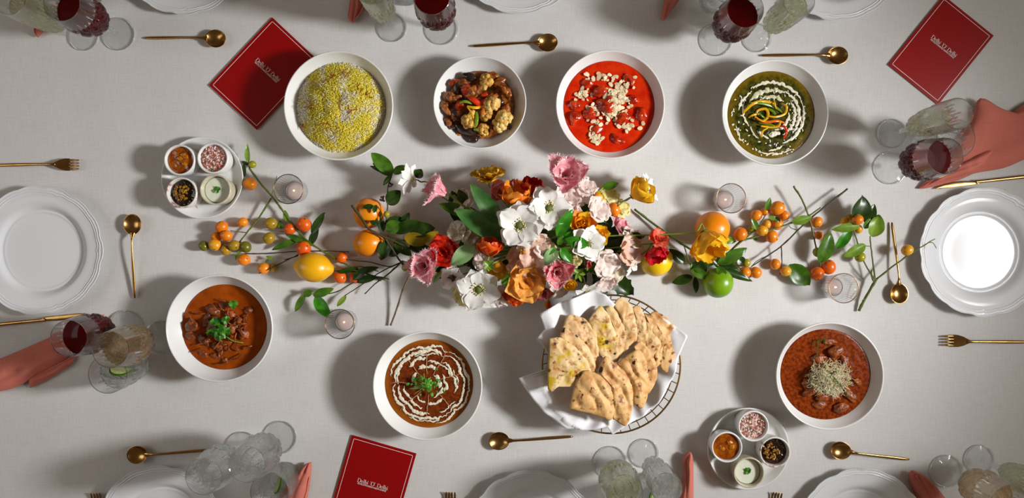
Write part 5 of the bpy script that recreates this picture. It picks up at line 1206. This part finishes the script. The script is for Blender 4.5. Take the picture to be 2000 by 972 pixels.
def petal_mb(L, W, b0, b1, cup=.3, ruf=.05, seed=0., fringe=0., nu_=12, nv_=11, tipw=.5, crink=0.):
    rows = []; x = z = 0.0; rr = random.Random(int(seed * 1000))
    for i in range(nu_):
        u = i / (nu_ - 1); a = math.radians(b0 + b1 * u)
        if i: x += math.cos(a) * L / (nu_ - 1); z += math.sin(a) * L / (nu_ - 1)
        nx, nz_ = -math.sin(a), math.cos(a)
        w = W / 2 * max(.10 if u < .2 else 0, (math.sin(math.pi * min(1, .08 + u * .60)) ** .8)) * (1 - (1 - tipw) * max(0, (u - .62) / .38) ** 2.2)
        row = []
        for j in range(nv_):
            v = j / (nv_ - 1) * 2 - 1
            h = cup * w * v * v + ruf * L * u * (nz(u * 3 + seed, v * 2.2, seed * 1.7) + .6 * nz(u * 6, v * 5.5 + seed, seed)) + crink * L * u * abs(math.sin(v * 9 + seed * 5 + 2 * nz(u * 4, v * 3, seed)))
            back = -.14 * L * (v * v) * max(0, (u - .5) / .5) + .05 * L * u * u * nz(v * 2.5 + seed, seed * 3)
            row.append(Vector((x + nx * h + math.cos(a) * back, w * v, z + nz_ * h + math.sin(a) * back)))
        rows.append(row)
    mb = MB(); vs = [p for r in rows for p in r]; fs = []
    for i in range(nu_ - 1):
        for j in range(nv_ - 1): fs.append((i * nv_ + j, (i + 1) * nv_ + j, (i + 1) * nv_ + j + 1, i * nv_ + j + 1))
    mb.add(vs, fs); fr = None
    if fringe:
        fr = MB(); bord = [rows[i][0] for i in range(nu_ // 3, nu_)] + rows[-1] + [rows[i][-1] for i in range(nu_ - 1, nu_ // 3, -1)]
        cen = rows[nu_ // 2][nv_ // 2]
        for a, b in zip(bord, bord[1:]):
            for k in range(4):
                p = a.lerp(b, k / 4.); q = a.lerp(b, k / 4. + .3); d = ((p - cen).normalized() + Vector((rr.uniform(-.6, .6), rr.uniform(-.6, .6), rr.uniform(-.2, .7)))).normalized()
                fr.add([p, q, p + d * fringe * rr.uniform(.5, 1.1)], [(0, 1, 2)])
    return mb, fr
def center_mb(R_, n, seed, dark=False):
    rr = random.Random(seed); mb = MB()
    for i in range(n):
        a = rr.random() * 6.28; d = R_ * rr.uniform(.55, 1.15); e = Vector((d * math.cos(a), d * math.sin(a), R_ * rr.uniform(.35, .8)))
        mb.tube([(e.x * .45, e.y * .45, 0), e * .8, e], R_ * .035, 4); mb.ico(e, R_ * .11, 1)
    return mb
STAM = pm('stamens_pale', rgb(214, 206, 150), .6); STAMD = pm('stamens_dark', rgb(44, 36, 28), .6); PIST = pm('pistil_green', rgb(92, 104, 40), .5, bump=.6, bscale=900)
FN = [0]
def flower(kind, col, px, py, z, R_, d, label, stem=None, seed=None, roll=0., name=None, col2=None):
    FN[0] += 1; seed = seed if seed is not None else FN[0] * 1.37
    R_ = S(R_, z); c = P(px, py, z); q = aim(d) @ rz(roll)
    cat = 'flower'; nm = name or {'anemone': 'anemone', 'tulip': 'fringed_tulip', 'poppy': 'poppy', 'ranunculus': 'ranunculus', 'pea': 'sweet_pea', 'cosmos': 'cosmos_flower', 'bud': 'flower_bud', 'cup': 'poppy'}[kind]
    root = thing(nm, label, cat, c, q, {'anemone': 'white anemones', 'tulip': 'fringed tulips', 'poppy': 'poppies', 'cup': 'poppies', 'pea': 'pale ruffled blossoms'}.get(kind))
    rr = random.Random(int(seed * 100))
    specs = []   # (n, L, W, b0, b1, cup, ruf, az offset, z offset, fringe, crink)
    if kind == 'anemone': specs = [(5, 1.0, .86, 22, -26, .18, .05, 0, 0, 0, 0), (4, .92, .8, 34, -30, .22, .06, .5, .03, 0, 0)]
    elif kind == 'cosmos': specs = [(8, 1.0, .52, 30, -22, .15, .06, 0, 0, 0, 0)]
    elif kind == 'tulip': specs = [(3, 1.35, 1.05, 56, -30, .45, .10, 0, 0, .20, 0), (3, 1.25, 1.0, 70, -30, .5, .10, .5, .02, .20, 0), (4, .8, .6, 78, -26, .5, .14, .3, .03, .18, 0)]
    elif kind == 'poppy': specs = [(4, 1.0, 1.15, 28, -20, .22, .16, 0, 0, 0, .07), (4, .86, 1.05, 50, -30, .28, .18, .5, .03, 0, .07), (2, .5, .7, 70, -20, .3, .2, .2, .04, 0, .05)]
    elif kind == 'cup': specs = [(3, 1.35, 1.6, 12, 84, .40, .07, 0, 0, 0, .05), (3, 1.25, 1.5, 20, 80, .4, .08, .5, .02, 0, .05)]
    elif kind == 'ranunculus': specs = [(6, 1.0, .85, 24, 20, .3, .05, 0, 0, 0, 0), (6, .85, .75, 40, 30, .4, .05, .5, .03, 0, 0), (6, .66, .6, 56, 40, .5, .05, .25, .05, 0, 0), (6, .48, .5, 66, 50, .6, .05, .7, .06, 0, 0), (5, .32, .4, 72, 60, .6, .05, .1, .06, 0, 0)]
    elif kind == 'pea': specs = [(3, 1.15, 1.4, 26, -24, .10, .24, 0, 0, 0, .03), (3, .95, 1.2, 46, -40, .15, .28, .5, .02, 0, .03)]
    elif kind == 'bud': specs = [(5, 1.0, .9, 62, 66, .5, .03, 0, 0, 0, .02)]
    k = 0
    for n, L, W, b0, b1, cup, ruf, az, dz, fr, cr in specs:
        for i in range(n):
            k += 1; s_ = seed + k * .613
            p, f = petal_mb(R_ * L * rr.uniform(.92, 1.08), R_ * W * rr.uniform(.92, 1.08), b0 + rr.uniform(-7, 7), b1 + rr.uniform(-7, 7), cup, ruf, s_, R_ * fr, crink=cr)
            m4 = Matrix.Translation((0, 0, R_ * dz)) @ Matrix.Rotation(2 * math.pi * (i + az) / n + rr.uniform(-.12, .12), 4, 'Z')
            cc = col2 if (col2 in PET and k % 2 == 0) else col
            po = obj('petal', p.xf(m4), PET[cc], root)
            if f: obj('fringe', f.xf(m4), PET['pinkw'] if cc in ('pink', 'rose') else PET[cc], po)
    if kind == 'anemone':
        obj('pistil', MB().ico((0, 0, R_ * .12), (R_ * .15, R_ * .15, R_ * .12), 2, .1, 9), PIST, root); tag(obj('stamens', center_mb(R_ * .27, 46, int(seed)), STAMD if col2 == 'dark' else STAM, root), kind='stuff')
    elif kind == 'cosmos': obj('stamens', center_mb(R_ * .2, 30, int(seed)).ico((0, 0, R_ * .1), R_ * .14, 2, .2, 8), STAM, root)
    elif kind in ('tulip',): obj('pistil', MB().tube([(0, 0, 0), (0, 0, R_ * .4)], R_ * .07, 6), PIST, root)
    if kind in ('cup', 'bud', 'tulip', 'poppy', 'pea', 'ranunculus'):
        sp = MB()
        for i in range(5):
            a = 2 * math.pi * i / 5; p, _ = petal_mb(R_ * (.36 if kind in ('pea', 'bud') else .2), R_ * .16, -10, 20, .2, 0, i + .3, nu_=5, nv_=3, tipw=.1); sp.merge(p.xf(Matrix.Rotation(a, 4, 'Z') @ Matrix.Translation((0, 0, -R_ * .03))))
        obj('calyx', sp, LEAF['b'], root)
    if stem is not None:
        inv = q.inverted(); pts = [Vector((0, 0, 0)), Vector((0, 0, -R_ * .35))] + [inv @ (P(*s2) - c) for s2 in stem]
        rad = .0016 if kind != 'tulip' else .0026
        obj('stem', MB().tube(sm(pts, 5), rad, 8), BARK['s'], root)
    return root
HUB = (1050, 480, .012)
# tulips
flower('tulip', 'pink', 872, 378, .070, 36, (-.80, .38, .30), 'pink fringed tulip stretching out at the upper left of the flowers', [(905, 402, .068), (945, 425, .055), HUB], roll=.4)
flower('tulip', 'pink', 836, 519, .062, 36, (-.25, .05, .96), 'pink fringed tulip at the lower left end of the flowers', [(880, 510, .03), HUB], roll=.9)
flower('tulip', 'pink', 1102, 352, .080, 44, (.10, .34, .92), 'largest pink fringed tulip at the top of the flowers', [(1096, 385, .05), HUB], roll=.2)
flower('tulip', 'rose', 1086, 527, .104, 31, (.05, -.2, .97), 'rose fringed tulip in the middle under the pale green leaflet', [(1075, 510, .05), HUB], roll=.5)
flower('tulip', 'rose', 982, 384, .052, 27, (-.2, .4, .9), 'dusky fringed tulip tucked beside the yellow poppy back', [(1000, 410, .05), HUB])
flower('tulip', 'pink', 1200, 447, .040, 22, (.6, .3, .7), 'small pink fringe peeking right of the orange ranunculus', [(1160, 460, .03), HUB])
flower('tulip', 'mauve', 1060, 562, .058, 22, (-.1, -.5, .85), 'shaded mauve tulip below the peach blossom', [(1055, 530, .03), HUB])
# anemones
flower('anemone', 'white', 1015, 440, .118, 51, (-.10, .0, .99), 'white anemone with green centre nearest the tulip leaves', [(1020, 450, .06), HUB], roll=.2)
flower('anemone', 'white', 1071, 408, .108, 48, (.10, .2, .97), 'white anemone right above the dark orange kumquat', [(1065, 430, .05), HUB], roll=.8)
flower('anemone', 'white', 1147, 476, .112, 38, (.30, .0, .95), 'white anemone in front of the orange ranunculus', [(1120, 480, .05), HUB], roll=1.2)
flower('anemone', 'white', 936, 563, .080, 49, (-.10, -.25, .96), 'large white anemone at the bottom of the flowers', [(960, 540, .04), HUB], roll=.5)
flower('anemone', 'white', 884, 542, .050, 30, (-.2, -.2, .95), 'small white anemone with a dark centre below the red poppy', [(920, 530, .03), HUB], roll=.1, col2='dark')
flower('cosmos', 'white', 1146, 567, .066, 36, (.15, -.55, .6), 'white daisy-like bloom beside the basket cloth', [(1130, 530, .05), HUB], roll=.3)
flower('cosmos', 'white', 806, 350, .062, 35, (-.80, .15, -.42), 'white flower seen from behind at the far upper left', [(822, 355, .062), (838, 358, .060), (880, 395, .05), HUB], roll=.15)
flower('cosmos', 'white', 1262, 368, .060, 34, (.75, .25, .5), 'white flower behind the round yellow poppy', [(1240, 380, .06), (1195, 405, .05), HUB])
flower('cosmos', 'white', 1232, 515, .055, 26, (.65, -.5, .35), 'white flower on a green stem near the yellow lemon', [(1195, 505, .06), (1160, 490, .06), HUB])
# poppies
flower('poppy', 'olive', 955, 352, .060, 38, (-.05, .80, .42), 'mustard yellow poppy seen from the back at the top', [(968, 372, .06), (985, 395, .05), HUB])
flower('cup', 'orange', 1008, 400, .080, 44, (.06, .75, .58), 'orange poppy cup above the white anemones', [(1020, 410, .06), HUB], roll=.4)
flower('cup', 'red', 1036, 380, .066, 30, (.15, .80, .45), 'dark red bloom behind the orange poppy cup', [(1040, 400, .05), HUB])
flower('cup', 'yellow', 1234, 384, .066, 40, (.72, .52, .42), 'round golden yellow poppy at the upper right', [(1212, 398, .064), (1190, 418, .06), (1155, 432, .05), HUB], roll=.2)
flower('cup', 'yellow', 1376, 452, .082, 50, (.20, -.86, .45), 'yellow poppy drooping over the right orange', [(1360, 452, .088), (1330, 456, .085), (1260, 459, .07), (1170, 462, .06), HUB], roll=.6)
flower('poppy', 'salmon', 1283, 470, .074, 27, (.3, .5, .80), 'salmon poppy above the crimson one', [(1262, 476, .07), (1210, 482, .06), (1160, 486, .05), HUB])
flower('cup', 'crimson', 1278, 482, .070, 31, (.12, -.85, .5), 'crimson poppy hanging over the yellow lemon', [(1250, 498, .06), (1180, 500, .05), HUB])
flower('poppy', 'red', 868, 492, .068, 36, (-.1, .1, .98), 'glossy red poppy beside the lower left tulip', [(900, 490, .04), HUB], roll=.3)
flower('cup', 'vermilion', 955, 500, .098, 34, (.1, .90, .42), 'bright vermilion poppy bud left of the front anemone', [(975, 505, .06), HUB])
flower('poppy', 'apricot', 1026, 549, .092, 46, (.15, -.10, .97), 'crinkled apricot poppy at the bottom of the flowers', [(1030, 530, .05), HUB], roll=.35)
flower('poppy', 'vermilion', 1008, 570, .066, 28, (-.1, -.5, .8), 'vermilion petals peeking out under the apricot poppy', [(1020, 540, .03), HUB])
flower('ranunculus', 'orange', 1134, 440, .088, 34, (.1, .15, .97), 'orange ranunculus between the white anemones', [(1120, 455, .04), HUB], col2='yellow')
flower('ranunculus', 'yellow', 1166, 457, .076, 27, (.4, -.1, .9), 'golden ranunculus right of the orange one', [(1140, 465, .04), HUB])
flower('ranunculus', 'yellow', 1112, 552, .064, 18, (.2, -.4, .85), 'small golden bloom beside the white daisy-like bloom', [(1100, 530, .03), HUB])
flower('poppy', 'yellow', 972, 525, .058, 24, (-.1, -.2, .96), 'yellow-orange petals deep between the anemone and vermilion bud', [(1000, 515, .03), HUB])
# pale blossoms
PB = [('blush', 1142, 368, .062, 24, (.3, .5, .75), 'pale pink blossom right of the largest tulip'), ('blush', 1106, 392, .074, 28, (.1, .2, .95), 'blush blossom just below the largest tulip'), ('blush', 1132, 384, .060, 24, (.1, .3, .9), 'blush blossom left of the upper kumquat'), ('blush', 1166, 412, .072, 27, (.4, .2, .85), 'ruffled blush blossom left of the right kumquat'),
      ('peach', 1048, 500, .102, 44, (.05, -.15, .97), 'large peach ruffled blossom in the centre'), ('peach', 1016, 512, .082, 30, (-.1, -.1, .97), 'peach blossom left of the large ruffled one'), ('blush', 1062, 482, .108, 24, (.2, .1, .95), 'blush petals on top of the large peach blossom'), ('cream', 896, 458, .060, 26, (-.3, .4, .85), 'cream blossom behind the red poppy'), ('cream', 916, 462, .062, 24, (.2, .4, .88), 'second cream blossom left of the tulip leaves'),
      ('peach', 934, 476, .050, 28, (-.1, .1, .95), 'shaded beige blossom left of the vermilion bud'), ('blush', 944, 506, .070, 22, (-.2, -.1, .95), 'blush petals below the vermilion bud'), ('blush', 1182, 512, .070, 30, (.3, -.3, .9), 'large blush blossom right of the dark red bud'), ('peach', 1228, 490, .062, 30, (.5, .1, .85), 'peach blossom left of the lemon'), ('blush', 1180, 548, .060, 24, (.2, -.7, .6), 'blush blossom hanging above the basket rim'),
      ('blush', 1232, 470, .052, 26, (.5, .3, .8), 'faint pink blossom beneath the salmon poppy stem'), ('cream', 1048, 390, .070, 28, (-.2, .3, .9), 'cream petals between orange poppy and upper anemone'), ('blush', 1046, 430, .094, 24, (-.2, -.2, .95), 'blush petals between the two large anemones'), ('cream', 905, 395, .042, 28, (-.4, .4, .8), 'striped cream blossom left of the tulip leaves'), ('blush', 985, 572, .058, 24, (.1, -.4, .9), 'blush blossom right of the bottom anemone'),
      ('lemon', 1186, 384, .050, 22, (.4, .4, .8), 'pale yellow blossom right of the upper kumquat'), ('lemon', 1212, 408, .044, 20, (.6, .2, .75), 'pale yellow petals behind the right kumquat'), ('lemon', 906, 574, .052, 22, (-.2, -.5, .8), 'pale yellow blossom below the large bottom anemone'), ('lemon', 925, 588, .040, 16, (0, -.6, .75), 'lowest pale yellow blossom at the bottom of the flowers'), ('blush', 1110, 420, .080, 26, (.1, .1, .97), 'blush petals behind the green upright leaf'), ('lemon', 1122, 510, .074, 14, (.3, -.3, .9), 'tiny yellow-green blossom beside the dark red bud'), ('cream', 1196, 532, .05, 24, (.4, -.4, .8), 'cream petals near the lower serrated leaf'), ('blush', 1090, 560, .05, 22, (0, -.4, .9), 'blush petals under the rose tulip')]
for kcol, px, py, z, R_, d, lb in PB: flower('pea', kcol, px, py, z, R_, d, lb, [((px + HUB[0]) / 2, (py + HUB[1]) / 2, z * .5), HUB])
# buds
flower('bud', 'mauve', 1147, 522, .098, 19, (.1, .7, .7), 'dark red ranunculus bud below the white anemone', [(1143, 500, .085), HUB], col2='red')
flower('bud', 'vermilion', 1072, 588, .050, 17, (-.15, -.9, .3), 'drooping orange poppy bud at the bottom above the basket cloth', [(1084, 570, .07), (1090, 550, .09), (1076, 520, .10), HUB], col2='olive')
flower('bud', 'olive', 1020, 488, .120, 14, (.0, -.5, .85), 'brown closed bud below the front anemone', [(1020, 470, .10), HUB], col2='mauve')
flower('bud', 'mauve', 1003, 362, .082, 15, (-.1, .85, .5), 'dark bud tip overlapping the orange poppy cup', [(1005, 385, .07), HUB])
# loose kumquats in the bouquet
for px, py, r, k, z, lb in ((1168, 385, 12, 'y', .060, 'yellow kumquat among the blush blossoms'), (1199, 409, 13, 'o', .056, 'orange kumquat below the pale yellow blossom'), (1042, 451, 14, 'o', .106, 'dark orange kumquat between the white anemones'), (972, 520, 12, 'y', .080, 'yellow kumquat beside the green star calyx'), (998, 436, 13, 'r', .08, 'red kumquat peeking left of the front anemone')):
    R_ = S(r, z); c = P(px, py, z); root = thing('kumquat', lb, 'kumquat', c); obj('peel', fruit_mb((0, 0, 0), R_, 1.08, .96, px, 0, px), FRUIT[k], root); obj('calyx', MB().ico((R_ * .5, R_ * .5, R_ * .72), R_ * .14, 1), CAL, root)
    obj('stem', MB().tube(sm([(R_ * .3, R_ * .3, -R_ * .6)] + [P(*HUB) - c], 4), .001, 6), BARK['d'], root)
# foliage of the bouquet
def sprig(label, leaves, stem=None, bark='s', name='leafy_sprig'):
    c = P(leaves[0][0], leaves[0][1], 0); root = thing(name, label, 'foliage', c)
    st = stem or [HUB, (leaves[0][0], leaves[0][1], leaves[0][6])]
    localize(obj('stem', MB().tube(sm([P(*q) for q in st], 5), .0018, 7), BARK[bark], root), c)
    for i, l in enumerate(leaves):
        bx, by, tx, ty, w, k, z0, z1 = l[:8]; serr = l[8] if len(l) > 8 else 0
        localize(obj('leaf', leaf_mb(P(bx, by, z0), P(tx, ty, z1), S(w, z1), .16, .30, (i % 3 - 1) * .15, bx * .13, serr), LEAF[k], root), c)
sprig('broad green tulip leaves at the left of the front anemone', [(988, 462, 888, 410, 44, 't', .082, .098), (982, 440, 918, 358, 34, 't', .086, .104)], [HUB, (1000, 470, .05), (985, 455, .082)])
sprig('dark leaf blades behind the tulip leaves', [(925, 420, 856, 398, 24, 'm', .05, .056), (905, 440, 882, 372, 34, 'd', .04, .04), (910, 400, 895, 370, 20, 'd', .05, .05), (930, 450, 890, 430, 30, 'd', .036, .036)])
sprig('pale grey-green leaf right of the red poppy', [(926, 480, 880, 518, 32, 'p', .092, .096)], [HUB, (970, 490, .06), (926, 480, .092)])
sprig('bright green leaves between the two upper white blooms', [(1088, 460, 1118, 408, 24, 'v', .118, .126), (1085, 460, 1108, 450, 12, 'v', .114, .12), (1148, 478, 1102, 468, 24, 'v', .126, .124), (1090, 470, 1130, 450, 14, 'v', .11, .12)])
sprig('small leaf cluster with a pale leaflet in the centre', [(1084, 484, 1066, 520, 26, 'p', .122, .118), (1096, 484, 1116, 512, 20, 'v', .122, .116), (1086, 484, 1060, 498, 12, 'v', .122, .12), (1090, 478, 1100, 460, 12, 'm', .122, .126), (1090, 490, 1094, 505, 10, 'b', .122, .12), (1092, 476, 1076, 466, 14, 'd', .118, .12)])
sprig('serrated dark leaves under the long poppy stems', [(1170, 470, 1260, 462, 34, 'd', .044, .05, .12), (1180, 450, 1236, 458, 22, 'd', .05, .05, .12), (1170, 480, 1210, 486, 18, 'd', .05, .05, .1), (1186, 476, 1222, 470, 14, 'd', .056, .056, .1), (1170, 490, 1215, 494, 16, 'd', .05, .046, .1)])
sprig('serrated green leaf drooping toward the basket rim', [(1190, 536, 1236, 576, 38, 'd', .040, .030, .12), (1160, 545, 1186, 572, 26, 'd', .036, .030, .1), (1170, 560, 1155, 566, 20, 'm', .04, .036)])
sprig('round dark leaf behind the dark red bud', [(1160, 488, 1152, 532, 34, 'm', .070, .064), (1158, 498, 1178, 500, 16, 'd', .06, .06)])
sprig('feathery green calyx leaves below the dark red bud', [(1130, 532, 1118, 522, 8, 'b', .084, .09), (1130, 532, 1140, 524, 8, 'b', .084, .09), (1130, 532, 1124, 546, 7, 'b', .084, .08), (1130, 532, 1144, 536, 7, 'b', .084, .084), (1130, 534, 1136, 550, 5, 'b', .084, .076), (1128, 530, 1112, 534, 7, 'b', .084, .084)])
sprig('green star calyx beside the vermilion bud', [(955, 518, 944, 510, 9, 'b', .094, .10), (955, 518, 964, 508, 9, 'b', .094, .10), (955, 518, 946, 526, 9, 'b', .094, .098), (955, 518, 964, 526, 9, 'b', .094, .098), (955, 518, 955, 530, 8, 'b', .094, .096)], [HUB, (985, 504, .08), (955, 518, .094)])
sprig('pointed leaf right of the upper blush blossom', [(1178, 366, 1208, 358, 16, 'm', .066, .068), (1196, 430, 1176, 440, 22, 'd', .05, .046), (1192, 436, 1178, 420, 16, 'd', .05, .052)])
sprig('green leaves under the lower left tulip', [(862, 530, 846, 552, 10, 'b', .05, .04), (870, 525, 852, 545, 14, 'd', .046, .04), (880, 520, 850, 530, 16, 'd', .04, .04), (895, 520, 870, 512, 20, 'y', .044, .04)])
rr = random.Random(77); fol = []
for i in range(46):
    a = rr.random() * 6.28; d = math.sqrt(rr.random()); px = 1040 + 165 * d * math.cos(a); py = 478 + 72 * d * math.sin(a); a2 = math.atan2(py - 478, (px - 1040) * .5) + rr.uniform(-.6, .6)
    L = rr.uniform(22, 40); z = .070 - .050 * d * d + rr.uniform(-.01, .006)
    fol.append((px, py, px + L * math.cos(a2), py + L * math.sin(a2), rr.uniform(16, 26), 'd' if rr.random() < .7 else 'm', z, z - rr.uniform(.004, .016)))
sprig('dark foliage filling the gaps beneath the flowers', fol, [(1000, 486, .004), (1050, 480, .05)], 'd', 'foliage_base')
